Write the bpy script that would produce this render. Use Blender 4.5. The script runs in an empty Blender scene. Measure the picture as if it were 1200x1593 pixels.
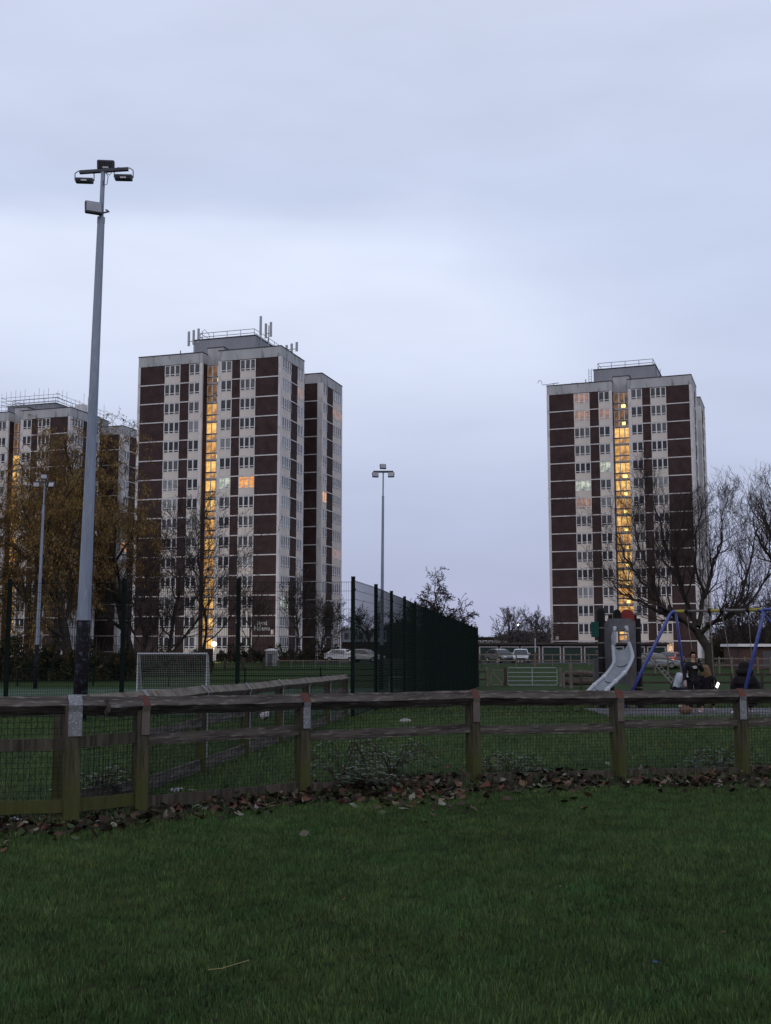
import bpy, math, random
import numpy as np
from mathutils import Vector, Matrix
R = math.radians
scene = bpy.context.scene
COL = scene.collection
# ------------------------------------------------------------------ camera
F = 1750.0; PITCH = math.atan(210 / 1750); EYE = 1.55
cam = bpy.data.cameras.new('camera'); camo = bpy.data.objects.new('camera', cam); COL.objects.link(camo)
cam.sensor_fit = 'HORIZONTAL'; cam.sensor_width = 36.0; cam.lens = F / 1200 * 36.0
cam.clip_start = 0.1; cam.clip_end = 6000
camo.location = (0, 0, EYE); camo.rotation_euler = (R(90) + PITCH, 0, 0)
scene.camera = camo
# ------------------------------------------------------------------ world: overcast dusk sky
world = bpy.data.worlds.new('World'); scene.world = world; world.use_nodes = True
wn = world.node_tree.nodes; wl = world.node_tree.links; wn.clear()
def N(t, **k):
    n = wn.new(t)
    for a, b in k.items(): setattr(n, a, b)
    return n
def wmath(op, a, b=None, c=None, clamp=False):
    n = N('ShaderNodeMath', operation=op); n.use_clamp = clamp
    for i, v in enumerate((a, b, c)):
        if v is None: continue
        if isinstance(v, (int, float)): n.inputs[i].default_value = v
        else: wl.new(v, n.inputs[i])
    return n.outputs[0]
def wramp(v, a, b, lo=0.0, hi=1.0):
    n = N('ShaderNodeMapRange', interpolation_type='SMOOTHSTEP')
    wl.new(v, n.inputs['Value'])
    for nm, q in (('From Min', a), ('From Max', b), ('To Min', lo), ('To Max', hi)):
        if isinstance(q, (int, float)): n.inputs[nm].default_value = q
        else: wl.new(q, n.inputs[nm])
    return n.outputs[0]
def wmix(fac, a, b):
    n = N('ShaderNodeMix', data_type='RGBA'); wl.new(fac, n.inputs[0]) if not isinstance(fac, float) else setattr(n.inputs[0], 'default_value', fac)
    for i, v in ((6, a), (7, b)):
        if isinstance(v, tuple): n.inputs[i].default_value = (*v, 1)
        else: wl.new(v, n.inputs[i])
    return n.outputs[2]
def lin(r, g, b):
    return tuple((c / 255 / 12.92 if c / 255 <= .04045 else ((c / 255 + .055) / 1.055) ** 2.4) for c in (r, g, b))
tc = N('ShaderNodeTexCoord'); sep = N('ShaderNodeSeparateXYZ'); wl.new(tc.outputs['Generated'], sep.inputs[0])
sx, sy, sz = sep.outputs
mp = N('ShaderNodeMapping'); mp.inputs['Scale'].default_value = (1.6, 1.6, 6.0); wl.new(tc.outputs['Generated'], mp.inputs['Vector'])
nz = N('ShaderNodeTexNoise'); nz.inputs['Scale'].default_value = 1.7; nz.inputs['Detail'].default_value = 5; nz.inputs['Roughness'].default_value = .5
wl.new(mp.outputs[0], nz.inputs['Vector'])
nzv = wmath('SUBTRACT', nz.outputs['Fac'], .5)
# lower edge of the upper cloud sheet: falls away to the right
edge = wmath('MULTIPLY', wmath('MAXIMUM', wmath('SUBTRACT', sx, .05), 0.0), -0.5)
edge = wmath('ADD', edge, .352)
zz = wmath('ADD', sz, wmath('MULTIPLY', nzv, .07))
soft = wramp(sx, -.1, .25, .022, .10)
up = wramp(wmath('SUBTRACT', zz, edge), wmath('MULTIPLY', soft, -1.0), soft)
low = wramp(sz, .0, .15)
c_low = wmix(low, lin(177, 182, 211), lin(188, 198, 225))
c_mid = wmix(wramp(sz, .10, .31), c_low, lin(223, 232, 253))
rightdark = wramp(sx, .08, .36)
c_mid = wmix(wmath('MULTIPLY', rightdark, .75), c_mid, wmix(wramp(sz, .0, .2), lin(174, 178, 205), lin(195, 204, 230)))
c_up = wmix(wramp(sz, .34, .55), lin(199, 210, 237), lin(206, 215, 238))
c_sky = wmix(up, c_mid, c_up)
# faint mottling of the cloud
nz2 = N('ShaderNodeTexNoise'); nz2.inputs['Scale'].default_value = 3.2; nz2.inputs['Detail'].default_value = 6; wl.new(mp.outputs[0], nz2.inputs['Vector'])
mot = wmath('ADD', wmath('MULTIPLY', wmath('SUBTRACT', nz2.outputs['Fac'], .5), .22), 1.0)
vm = N('ShaderNodeVectorMath', operation='SCALE'); wl.new(c_sky, vm.inputs[0]); wl.new(mot, vm.inputs['Scale'])
# unseen dusk glow added to the sky behind the camera, brightens camera-facing fronts
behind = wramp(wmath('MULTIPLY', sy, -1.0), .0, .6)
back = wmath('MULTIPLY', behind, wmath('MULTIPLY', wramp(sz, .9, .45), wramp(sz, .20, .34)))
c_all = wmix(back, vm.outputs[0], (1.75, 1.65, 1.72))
# dark sky band added for unseen roofs and trees behind the viewer; darkens glass
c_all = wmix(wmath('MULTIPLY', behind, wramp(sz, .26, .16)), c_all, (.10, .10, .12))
# dim the overhead dome
dim = wramp(sz, .55, .95, 1.0, .55)
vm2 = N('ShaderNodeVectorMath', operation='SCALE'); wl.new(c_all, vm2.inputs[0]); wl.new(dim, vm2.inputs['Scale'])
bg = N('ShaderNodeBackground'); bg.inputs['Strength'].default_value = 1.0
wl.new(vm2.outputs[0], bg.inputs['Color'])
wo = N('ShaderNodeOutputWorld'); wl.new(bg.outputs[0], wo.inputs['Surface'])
# weak, very soft sun left in the cloud behind the viewer
sun = bpy.data.lights.new('sun', 'SUN'); sun.energy = .15; sun.angle = R(40); sun.color = (1, .93, .9)
suno = bpy.data.objects.new('sun', sun); COL.objects.link(suno); suno.rotation_euler = (R(48), 0, R(-35))
scene.view_settings.view_transform = 'Standard'; scene.view_settings.look = 'None'
scene.view_settings.exposure = 0.0; scene.view_settings.gamma = 1.0
rng = random.Random(7)
# ------------------------------------------------------------------ geometry of the view
def gz(D):
    pts = [(-50, 0), (28, 0), (74, -1.0), (86, -1.0), (121, -.15), (135, -.25), (9000, -.25)]
    for (a, za), (b, zb) in zip(pts, pts[1:]):
        if D <= b:
            t = max(0, (D - a) / (b - a)); 
            if b < 200: t = t * t * (3 - 2 * t)
            return za + (zb - za) * t
    return -.25
def AT(px, D, z=None):
    if z is None: z = gz(D)
    d = D * math.cos(PITCH) + (z - EYE) * math.sin(PITCH)
    return (px - 600) / F * d
def PV(px, py, D):
    u = (px - 600) / F; v = (796.5 - py) / F
    w = math.cos(PITCH) - v * math.sin(PITCH); t = D / w
    return Vector((u * t, D, EYE + t * (math.sin(PITCH) + v * math.cos(PITCH))))
# ------------------------------------------------------------------ materials
MATS = {}
def mat(name, c1, c2=None, scale=5.0, rough=.8, bump=0.0, bscale=None, metal=0.0, stretch=(1, 1, 1), coords='Object',
        lo=.35, hi=.65, detail=6, spec=.1, c3=None, scale3=40, attr=None, trans=0.0):
    if name in MATS: return MATS[name]
    m = bpy.data.materials.new(name); m.use_nodes = True; n = m.node_tree.nodes; l = m.node_tree.links
    b = n['Principled BSDF']; b.inputs['Roughness'].default_value = rough; b.inputs['Metallic'].default_value = metal
    b.inputs['Specular IOR Level'].default_value = spec
    b.inputs['Base Color'].default_value = (*c1, 1)
    tcn = n.new('ShaderNodeTexCoord'); mpn = n.new('ShaderNodeMapping'); mpn.inputs['Scale'].default_value = stretch
    l.new(tcn.outputs[coords], mpn.inputs[0])
    src = None
    if c2 is not None:
        t = n.new('ShaderNodeTexNoise'); t.inputs['Scale'].default_value = scale; t.inputs['Detail'].default_value = detail
        l.new(mpn.outputs[0], t.inputs['Vector'])
        r = n.new('ShaderNodeMapRange'); r.inputs['From Min'].default_value = lo; r.inputs['From Max'].default_value = hi
        l.new(t.outputs['Fac'], r.inputs['Value'])
        mx = n.new('ShaderNodeMix'); mx.data_type = 'RGBA'; l.new(r.outputs[0], mx.inputs[0])
        mx.inputs[6].default_value = (*c1, 1); mx.inputs[7].default_value = (*c2, 1); src = mx.outputs[2]
        if c3 is not None:
            t3 = n.new('ShaderNodeTexNoise'); t3.inputs['Scale'].default_value = scale3; t3.inputs['Detail'].default_value = 3
            l.new(mpn.outputs[0], t3.inputs['Vector'])
            r3 = n.new('ShaderNodeMapRange'); r3.inputs['From Min'].default_value = .55; r3.inputs['From Max'].default_value = .68
            l.new(t3.outputs['Fac'], r3.inputs['Value'])
            mx3 = n.new('ShaderNodeMix'); mx3.data_type = 'RGBA'; l.new(r3.outputs[0], mx3.inputs[0])
            l.new(src, mx3.inputs[6]); mx3.inputs[7].default_value = (*c3, 1); src = mx3.outputs[2]
    if attr:
        at = n.new('ShaderNodeAttribute'); at.attribute_name = attr
        if src is None: src = at.outputs['Color']
        else:
            mm = n.new('ShaderNodeMix'); mm.data_type = 'RGBA'; mm.blend_type = 'MULTIPLY'; mm.inputs[0].default_value = 1
            l.new(src, mm.inputs[6]); l.new(at.outputs['Color'], mm.inputs[7]); src = mm.outputs[2]
    if src is not None: l.new(src, b.inputs['Base Color'])
    if bump > 0:
        tb = n.new('ShaderNodeTexNoise'); tb.inputs['Scale'].default_value = bscale or scale * 3; tb.inputs['Detail'].default_value = 5
        l.new(mpn.outputs[0], tb.inputs['Vector'])
        bm = n.new('ShaderNodeBump'); bm.inputs['Strength'].default_value = bump; bm.inputs['Distance'].default_value = .02
        l.new(tb.outputs['Fac'], bm.inputs['Height']); l.new(bm.outputs[0], b.inputs['Normal'])
    MATS[name] = m
    return m
def emat(name, c1, c2, strength, scale=1.5, rough=.4):
    if name in MATS: return MATS[name]
    m = mat(name, (.05, .04, .03), rough=rough, spec=.5); n = m.node_tree.nodes; l = m.node_tree.links; b = n['Principled BSDF']
    tcn = n.new('ShaderNodeTexCoord'); t = n.new('ShaderNodeTexNoise'); t.inputs['Scale'].default_value = scale; t.inputs['Detail'].default_value = 4
    l.new(tcn.outputs['Object'], t.inputs['Vector'])
    r = n.new('ShaderNodeMapRange'); r.inputs['From Min'].default_value = .38; r.inputs['From Max'].default_value = .64; l.new(t.outputs['Fac'], r.inputs['Value'])
    mx = n.new('ShaderNodeMix'); mx.data_type = 'RGBA'; l.new(r.outputs[0], mx.inputs[0])
    mx.inputs[6].default_value = (*c1, 1); mx.inputs[7].default_value = (*c2, 1)
    l.new(mx.outputs[2], b.inputs['Emission Color']); b.inputs['Emission Strength'].default_value = strength
    return m
def brickmat(name, c1, c2, mortar, scale=1.0):
    m = bpy.data.materials.new(name); m.use_nodes = True; n = m.node_tree.nodes; l = m.node_tree.links; b = n['Principled BSDF']
    b.inputs['Roughness'].default_value = .85; b.inputs['Specular IOR Level'].default_value = .15
    tcn = n.new('ShaderNodeTexCoord'); s = n.new('ShaderNodeSeparateXYZ'); l.new(tcn.outputs['Object'], s.inputs[0])
    ad = n.new('ShaderNodeMath'); ad.operation = 'ADD'; l.new(s.outputs[0], ad.inputs[0]); l.new(s.outputs[1], ad.inputs[1])
    cb = n.new('ShaderNodeCombineXYZ'); l.new(ad.outputs[0], cb.inputs[0]); l.new(s.outputs[2], cb.inputs[1])
    bt = n.new('ShaderNodeTexBrick'); l.new(cb.outputs[0], bt.inputs['Vector']); bt.inputs['Scale'].default_value = scale
    bt.inputs['Brick Width'].default_value = .225; bt.inputs['Row Height'].default_value = .075; bt.inputs['Mortar Size'].default_value = .006
    bt.inputs['Color1'].default_value = (*c1, 1); bt.inputs['Color2'].default_value = (*c2, 1); bt.inputs['Mortar'].default_value = (*mortar, 1)
    t = n.new('ShaderNodeTexNoise'); t.inputs['Scale'].default_value = .9; t.inputs['Detail'].default_value = 8; l.new(tcn.outputs['Object'], t.inputs['Vector'])
    r = n.new('ShaderNodeMapRange'); r.inputs['From Min'].default_value = .3; r.inputs['From Max'].default_value = .7
    r.inputs['To Min'].default_value = .72; r.inputs['To Max'].default_value = 1.3; l.new(t.outputs['Fac'], r.inputs['Value'])
    v = n.new('ShaderNodeVectorMath'); v.operation = 'SCALE'; l.new(bt.outputs['Color'], v.inputs[0]); l.new(r.outputs[0], v.inputs['Scale'])
    l.new(v.outputs[0], b.inputs['Base Color']); MATS[name] = m
    return m
# ------------------------------------------------------------------ mesh building
class MB:
    def __init__(s): s.v = []; s.f = []; s.mi = []
    def quad(s, a, b, c, d, mi=0):
        k = len(s.v); s.v += [tuple(a), tuple(b), tuple(c), tuple(d)]; s.f.append((k, k + 1, k + 2, k + 3)); s.mi.append(mi)
    def tri(s, a, b, c, mi=0):
        k = len(s.v); s.v += [tuple(a), tuple(b), tuple(c)]; s.f.append((k, k + 1, k + 2)); s.mi.append(mi)
    def box(s, x0, x1, y0, y1, z0, z1, M=None, mi=0):
        p = [Vector(q) for q in ((x0, y0, z0), (x1, y0, z0), (x1, y1, z0), (x0, y1, z0), (x0, y0, z1), (x1, y0, z1), (x1, y1, z1), (x0, y1, z1))]
        if M is not None: p = [M @ q for q in p]
        k = len(s.v); s.v += [tuple(q) for q in p]
        for f in ((0, 3, 2, 1), (4, 5, 6, 7), (0, 1, 5, 4), (1, 2, 6, 5), (2, 3, 7, 6), (3, 0, 4, 7)):
            s.f.append(tuple(k + i for i in f)); s.mi.append(mi)
    def bar(s, a, b, w, h=None, up=Vector((0, 0, 1)), mi=0, roll=0.0):
        a = Vector(a); b = Vector(b); h = h or w; d = (b - a); L = d.length
        if L < 1e-6: return
        d /= L; x = d.cross(up)
        if x.length < 1e-4: x = d.cross(Vector((1, 0, 0)))
        x.normalize(); y = x.cross(d)
        if roll: x, y = x * math.cos(roll) + y * math.sin(roll), y * math.cos(roll) - x * math.sin(roll)
        M = Matrix((x, d, y)).transposed().to_4x4(); M.translation = a
        s.box(-w / 2, w / 2, 0, L, -h / 2, h / 2, M, mi)
    def tube(s, pts, rad, n=6, cap=False, mi=0):
        pts = [Vector(p) for p in pts]; k0 = len(s.v)
        if isinstance(rad, (int, float)): rad = [rad] * len(pts)
        x = None
        for i, p in enumerate(pts):
            d = (pts[min(i + 1, len(pts) - 1)] - pts[max(i - 1, 0)])
            if d.length < 1e-9: d = Vector((0, 0, 1))
            d.normalize()
            if x is None:
                x = d.cross(Vector((0, 0, 1)))
                if x.length < .05: x = d.cross(Vector((1, 0, 0)))
            x = (x - d * x.dot(d)); x.normalize(); y = d.cross(x)
            for j in range(n):
                a = 2 * math.pi * j / n; q = p + (x * math.cos(a) + y * math.sin(a)) * rad[i]; s.v.append((q.x, q.y, q.z))
        for i in range(len(pts) - 1):
            for j in range(n):
                j2 = (j + 1) % n; a = k0 + i * n
                s.f.append((a + j, a + j2, a + n + j2, a + n + j)); s.mi.append(mi)
        if cap:
            s.f.append(tuple(k0 + j for j in reversed(range(n)))); s.mi.append(mi)
            a = k0 + (len(pts) - 1) * n; s.f.append(tuple(a + j for j in range(n))); s.mi.append(mi)
    def sphere(s, c, r, n=10, m=7, sc=(1, 1, 1), mi=0):
        c = Vector(c); k = len(s.v)
        for i in range(m + 1):
            t = math.pi * i / m
            for j in range(n):
                a = 2 * math.pi * j / n
                s.v.append((c.x + r * sc[0] * math.sin(t) * math.cos(a), c.y + r * sc[1] * math.sin(t) * math.sin(a), c.z + r * sc[2] * math.cos(t)))
        for i in range(m):
            for j in range(n):
                j2 = (j + 1) % n; s.f.append((k + i * n + j, k + (i + 1) * n + j, k + (i + 1) * n + j2, k + i * n + j2)); s.mi.append(mi)
    def mesh(s, name, mats, smooth=False):
        me = bpy.data.meshes.new(name); me.from_pydata(s.v, [], s.f)
        for m in (mats if isinstance(mats, (list, tuple)) else [mats]): me.materials.append(m)
        if any(s.mi): me.polygons.foreach_set('material_index', s.mi)
        if smooth: me.polygons.foreach_set('use_smooth', [True] * len(me.polygons))
        me.update(); return me
    def build(s, name, mats, parent=None, smooth=False, bevel=0, **k):
        o = link(name, s.mesh(name, mats, smooth), parent, **k)
        if bevel:
            b = o.modifiers.new('bevel', 'BEVEL'); b.width = bevel; b.segments = 2; b.limit_method = 'ANGLE'
        return o
def link(name, data, parent=None, loc=None, rotz=None, label=None, cat=None, group=None, kind=None):
    o = bpy.data.objects.new(name, data); COL.objects.link(o)
    if parent: o.parent = parent
    if loc is not None: o.location = loc
    if rotz is not None: o.rotation_euler = (0, 0, rotz)
    if label: o['label'] = label
    if cat: o['category'] = cat
    if group: o['group'] = group
    if kind: o['kind'] = kind
    return o
def thing(name, label, cat, loc=(0, 0, 0), rotz=0, group=None): return link(name, None, None, loc, rotz, label, cat, group)
def npmesh(name, verts, faces_n, idx, m, colors=None):
    me = bpy.data.meshes.new(name); nv = len(verts); nf = len(idx) // faces_n
    me.vertices.add(nv); me.vertices.foreach_set('co', verts.astype(np.float32).ravel())
    me.loops.add(len(idx)); me.loops.foreach_set('vertex_index', idx.astype(np.int32))
    me.polygons.add(nf); me.polygons.foreach_set('loop_start', np.arange(nf, dtype=np.int32) * faces_n)
    try: me.polygons.foreach_set('loop_total', np.full(nf, faces_n, dtype=np.int32))
    except Exception: pass
    me.materials.append(m)
    if colors is not None:
        a = me.attributes.new('tint', 'FLOAT_COLOR', 'POINT'); c = np.ones((nv, 4), np.float32); c[:, :3] = colors; a.data.foreach_set('color', c.ravel())
    me.update(calc_edges=True); me.validate(); return me
# ------------------------------------------------------------------ ground
M_soil = mat('turf_ground', (.016, .032, .008), (.026, .052, .012), scale=1.3, rough=.95, bump=.8, bscale=30, c3=(.02, .02, .012), scale3=9, spec=.1)
def strip(name, m, ds, xf, dz=0.0, label=None, nx=12, kind='structure'):
    b = MB(); rows = []
    for D in ds:
        x0, x1 = xf(D); z = gz(D) + dz
        rows.append([(x0 + (x1 - x0) * i / nx, D, z) for i in range(nx + 1)])
    k = 0; v = [p for r in rows for p in r]; b.v = v
    for i in range(len(rows) - 1):
        for j in range(nx):
            a = i * (nx + 1) + j; b.f.append((a, a + 1, a + nx + 2, a + nx + 1)); b.mi.append(0)
    return b.build(name, m, smooth=True, kind=kind, label=label)
DS = [-40, -10, 0, 5, 10, 15, 20, 24, 28] + list(range(30, 136, 3)) + [140, 160, 200, 300, 500, 1000, 2000, 4000]
strip('ground', M_soil, DS, lambda D: (-60 - abs(D) * .9, 60 + abs(D) * .9), label='dark green grass field falling gently towards the car park', nx=16)
M_pitch = mat('artificial_turf', (.030, .060, .034), (.040, .078, .045), scale=8, rough=.9, bump=.3, bscale=60, spec=.15)
def fence_x(D):  # line of the long side of the pitch fence
    return AT(834 + (-51 - 234) * 25 / D, D)
strip('pitch_surface', M_pitch, [25.2, 28, 31, 35, 40, 45, 50, 55, 60, 65, 70], lambda D: (-38, fence_x(D) - .15), .006, 'green artificial turf sports pitch behind the mesh fence')
M_line = mat('pitch_line_paint', (.45, .5, .48), (.35, .4, .38), scale=6, rough=.9)
lb = MB()
for D0, D1, xa, xb in ((60.0, 60.12, -36, 3.2), (34, 34.1, -36, -1.2)):
    lb.quad((xa, D0, gz(D0) + .012), (xb, D0, gz(D0) + .012), (xb, D1, gz(D1) + .012), (xa, D1, gz(D1) + .012))
for i in range(12):
    D0 = 34 + i * 2.1; D1 = D0 + 2.1; xa = AT(-40, 34); 
    lb.quad((-14.6, D0, gz(D0) + .014), (-14.5, D0, gz(D0) + .014), (-14.5, D1, gz(D1) + .014), (-14.6, D1, gz(D1) + .014))
lb.build('pitch_marking', M_line, kind='structure')
M_pad = mat('rubber_surfacing', (.10, .10, .11), (.15, .15, .17), scale=9, rough=.9, bump=.3, bscale=80)
b = MB(); pad = [PV(985, 1100, 28.6), PV(1300, 1098, 28.6)]
for i in range(10):
    xa = 5.0 + i * 1.0
    b.box(xa, xa + .994, 25.35, 28.9, -.05, .008)
b.build('play_surface', M_pad, kind='structure', label='grey rubber safety surfacing under the swings')
M_tarmac = mat('tarmac', (.045, .045, .05), (.06, .06, .065), scale=3, rough=.9, bump=.2, bscale=50)
strip('car_park', M_tarmac, [117, 119, 121, 123, 125, 128, 131, 134], lambda D: (-8, 60), .02, 'dark tarmac parking strip in front of the garages')
# ------------------------------------------------------------------ grass blades
nr = np.random.default_rng(3)
def pnoise(x, y, s, seed):
    r = np.random.default_rng(seed); v = np.zeros_like(x)
    for i in range(7):
        a = r.uniform(0, 2 * np.pi); k = (2 ** (i * .42)) / s * 2 * np.pi; p = r.uniform(0, 6.28)
        v += np.sin((x * np.cos(a) + y * np.sin(a)) * k + p + 1.7 * np.sin((x * np.sin(a * 1.7) - y * np.cos(a)) * k * .6)) / (1 + i * .25)
    return v / 3.2
def blades(name, label, n, D0, D1, h0, h1, w, base, mt, dens_pow=0.0, xlim=None, keep=None, lean=.6):
    D = np.sqrt(nr.uniform(D0 ** 2, D1 ** 2, n)) if dens_pow == 0 else (D0 ** (2 - dens_pow) + nr.uniform(0, 1, n) * (D1 ** (2 - dens_pow) - D0 ** (2 - dens_pow))) ** (1 / (2 - dens_pow))
    hw = .37 * D + .7; x = nr.uniform(-1, 1, n) * hw
    if keep is not None:
        k = keep(x, D); x = x[k]; D = D[k]; n = len(x)
    z = np.array([gz(d) for d in np.linspace(D0, D1, 200)]); z = np.interp(D, np.linspace(D0, D1, 200), z)
    cl = pnoise(x, D, .45, 5); big = pnoise(x, D, 2.6, 9)
    h = nr.uniform(h0, h1, n) * (1 + .45 * cl + .15 * big); h = np.maximum(h, h0 * .4)
    az = nr.uniform(0, 2 * np.pi, n); fx = np.cos(az) * w * .5; fy = np.sin(az) * w * .5
    la = nr.uniform(0, 2 * np.pi, n) * .5 + 3 * pnoise(x, D, .7, 21); lm = nr.uniform(.1, lean, n) * h
    lx = np.cos(la) * lm; ly = np.sin(la) * lm
    V = np.zeros((n, 5, 3)); 
    for i, (t, ww) in enumerate(((0, 1), (0, -1), (.55, .8), (.55, -.8))):
        V[:, i, 0] = x + fx * ww + lx * t * t; V[:, i, 1] = D + fy * ww + ly * t * t; V[:, i, 2] = z + h * t - .003
    V[:, 4, 0] = x + lx; V[:, 4, 1] = D + ly; V[:, 4, 2] = z + h * .93
    off = (np.arange(n) * 5)[:, None]
    idx = np.concatenate([off + np.array([0, 1, 3]), off + np.array([0, 3, 2]), off + np.array([2, 3, 4])], axis=1).ravel()
    bc = np.array(base)[None, :] * (1 + .42 * nr.standard_normal((n, 1)) + .30 * big[:, None] + .38 * cl[:, None])
    bc[:, 0] *= 1 + .25 * pnoise(x, D, 1.4, 33) ; dry = nr.uniform(0, 1, n) < .035
    bc[dry] = bc[dry] * .4 + np.array([.09, .085, .045]) * .8
    bc = np.clip(bc, .004, .5); C = np.repeat(bc[:, None, :], 5, axis=1).reshape(-1, 3)
    me = npmesh(name, V.reshape(-1, 3), 3, idx, mt, C)
    return link(name, me, label=label, cat='grass', kind='stuff')
M_grass = mat('grass_blade', (1, 1, 1), rough=.6, spec=.06, attr='tint')
MATS['grass_blade'].node_tree.nodes['Principled BSDF'].inputs['Specular IOR Level'].default_value = .06
F1 = [(-140, 9.9), (110, 10.2), (217, 10.7), (471, 11.9), (738, 13.0), (965, 13.4), (1156, 13.7), (1345, 14.0)]
F1X = [(AT(p, D), D) for p, D in F1]
def f1line(x):
    return np.interp(x, [p[0] for p in F1X], [p[1] for p in F1X])
def keep_front(x, D):
    d = f1line(x) - D
    return (d > -.1) & (nr.uniform(0, 1, len(x)) < np.clip((d + .05) / .35, .12, 1))
def keep_back(x, D):
    d = D - f1line(x)
    return (d > .05)
blades('grass', 'mown green grass in the foreground before the timber fence', 330000, 4.1, 14.2, .02, .044, .0042, (.041, .073, .025), M_grass, .7, keep=keep_front)
blades('grass', 'rougher green grass behind the timber fence', 150000, 10.2, 26, .03, .08, .007, (.052, .086, .032), M_grass, .5, keep=keep_back)
blades('grass', 'short grass on the slope beyond the play area', 70000, 26, 60, .04, .09, .022, (.040, .062, .021), M_grass, .6, keep=lambda x, D: (x > np.interp(D, [25, 35, 45, 55, 72], [fence_x(q) for q in (25, 35, 45, 55, 72)]) + .1) & ~((x > 5) & (D < 28.9)))
# ------------------------------------------------------------------ tower blocks
M_brick = brickmat('dark_brick', (.050, .030, .033), (.036, .022, .026), (.055, .046, .044))
M_brick2 = brickmat('red_brick', (.075, .038, .033), (.055, .03, .027), (.08, .07, .065))
M_conc = mat('painted_concrete', (.60, .60, .63), (.52, .52, .56), scale=.7, rough=.8, c3=(.42, .42, .44), scale3=1.7, stretch=(1, 1, .35))
M_fascia = mat('parapet_concrete', (.40, .42, .46), (.33, .35, .38), scale=.5, rough=.85, c3=(.19, .20, .20), scale3=1.3, stretch=(1, 1, .3))
M_spandrel = mat('spandrel_panel', (.60, .57, .55), (.52, .49, .48), scale=.8, rough=.6, stretch=(1, 1, .5), spec=.3)
M_coping = mat('dark_coping', (.07, .07, .08), rough=.7)
M_plant = mat('plant_room_cladding', (.25, .27, .31), (.21, .23, .27), scale=.6, rough=.6, stretch=(1, 1, .3))
M_steel = mat('galvanised_steel', (.30, .32, .36), (.22, .24, .28), scale=6, rough=.5, metal=.4, spec=.4)
M_frame = mat('white_window_frame', (.62, .62, .65), rough=.4, spec=.5)
G_dark = mat('window_glass', (.018, .022, .032), (.05, .055, .07), scale=.6, rough=.15, spec=.5)
G_curt = mat('window_glass_curtained', (.12, .13, .15), (.055, .06, .075), scale=1.1, rough=.2, spec=.4, stretch=(3, 3, .4))
G_pale = mat('window_glass_blinds', (.26, .28, .31), (.18, .2, .23), scale=1.0, rough=.25, spec=.4, stretch=(3, 3, .3))
G_pink = emat('window_lit_pink', (.46, .25, .19), (.18, .12, .12), .75)
G_orange = emat('window_lit_orange', (1.0, .42, .08), (.42, .15, .05), 1.2, 2.2)
G_warm = emat('window_lit_warm', (1.0, .70, .30), (.6, .35, .15), 1.2, 2)
G_green = emat('window_lit_cool', (.62, .70, .56), (.12, .15, .16), .9, 1.4)
G_stair = emat('stairwell_lit_glass', (1.0, .50, .11), (.36, .16, .05), .85, 1.3)
G_stair2 = emat('stairwell_bright_glass', (1.0, .60, .16), (.6, .29, .08), 1.25, 1.6)
G_stairdim = emat('stairwell_dim_glass', (.34, .15, .05), (.04, .025, .02), .6, 1.0)
M_lamp = emat('lamp_glow', (1, .74, .22), (1, .74, .22), 2.6)
M_lampw = emat('lamp_glow_white', (1, .88, .55), (1, .88, .55), 6)
M_red = mat('red_door_paint', (.28, .05, .04), (.22, .04, .035), scale=2, rough=.5)
SH = 2.65
FR = {}
def frame_mesh(w, h, lights, axis, low=.30):
    key = (round(w, 2), round(h, 2), lights, axis, low)
    if key in FR: return FR[key]
    b = MB(); t = .055
    def q(a0, a1, z0, z1, d=.05):
        if axis == 'x': b.box(a0, a1, -d, -.002, z0, z1)
        else: b.box(.002, d, a0, a1, z0, z1)
    q(0, w, 0, t); q(0, w, h - t, h)
    for i in range(lights + 1):
        tw = .05 if i in (0, lights) else .085
        c = min(max(w * i / lights, tw), w - tw); q(c - tw, c + tw, t, h - t, .053)
    if low: q(t, w - t, low - .04, low + .04, .047)
    FR[key] = b.mesh('frame', M_frame); return FR[key]
GL = {}
def glass_mesh(w, h, axis, m):
    key = (round(w, 2), round(h, 2), axis, m.name)
    if key in GL: return GL[key]
    b = MB()
    if axis == 'x': b.box(0, w, -.004, .03, 0, h)
    else: b.box(-.03, .004, 0, w, 0, h)
    GL[key] = b.mesh('window', m); return GL[key]
FRONT = [('b', -20.95, -17.2), ('w', -17.2, -14.85, 3), ('b', -14.85, -13.5), ('w', -13.5, -11.85, 2), ('s', -11.5, -9.15), ('w', -8.75, -7.1, 2), ('b', -7.1, -5.9), ('w', -5.9, -3.65, 3), ('b', -3.65, -.35)]
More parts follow.
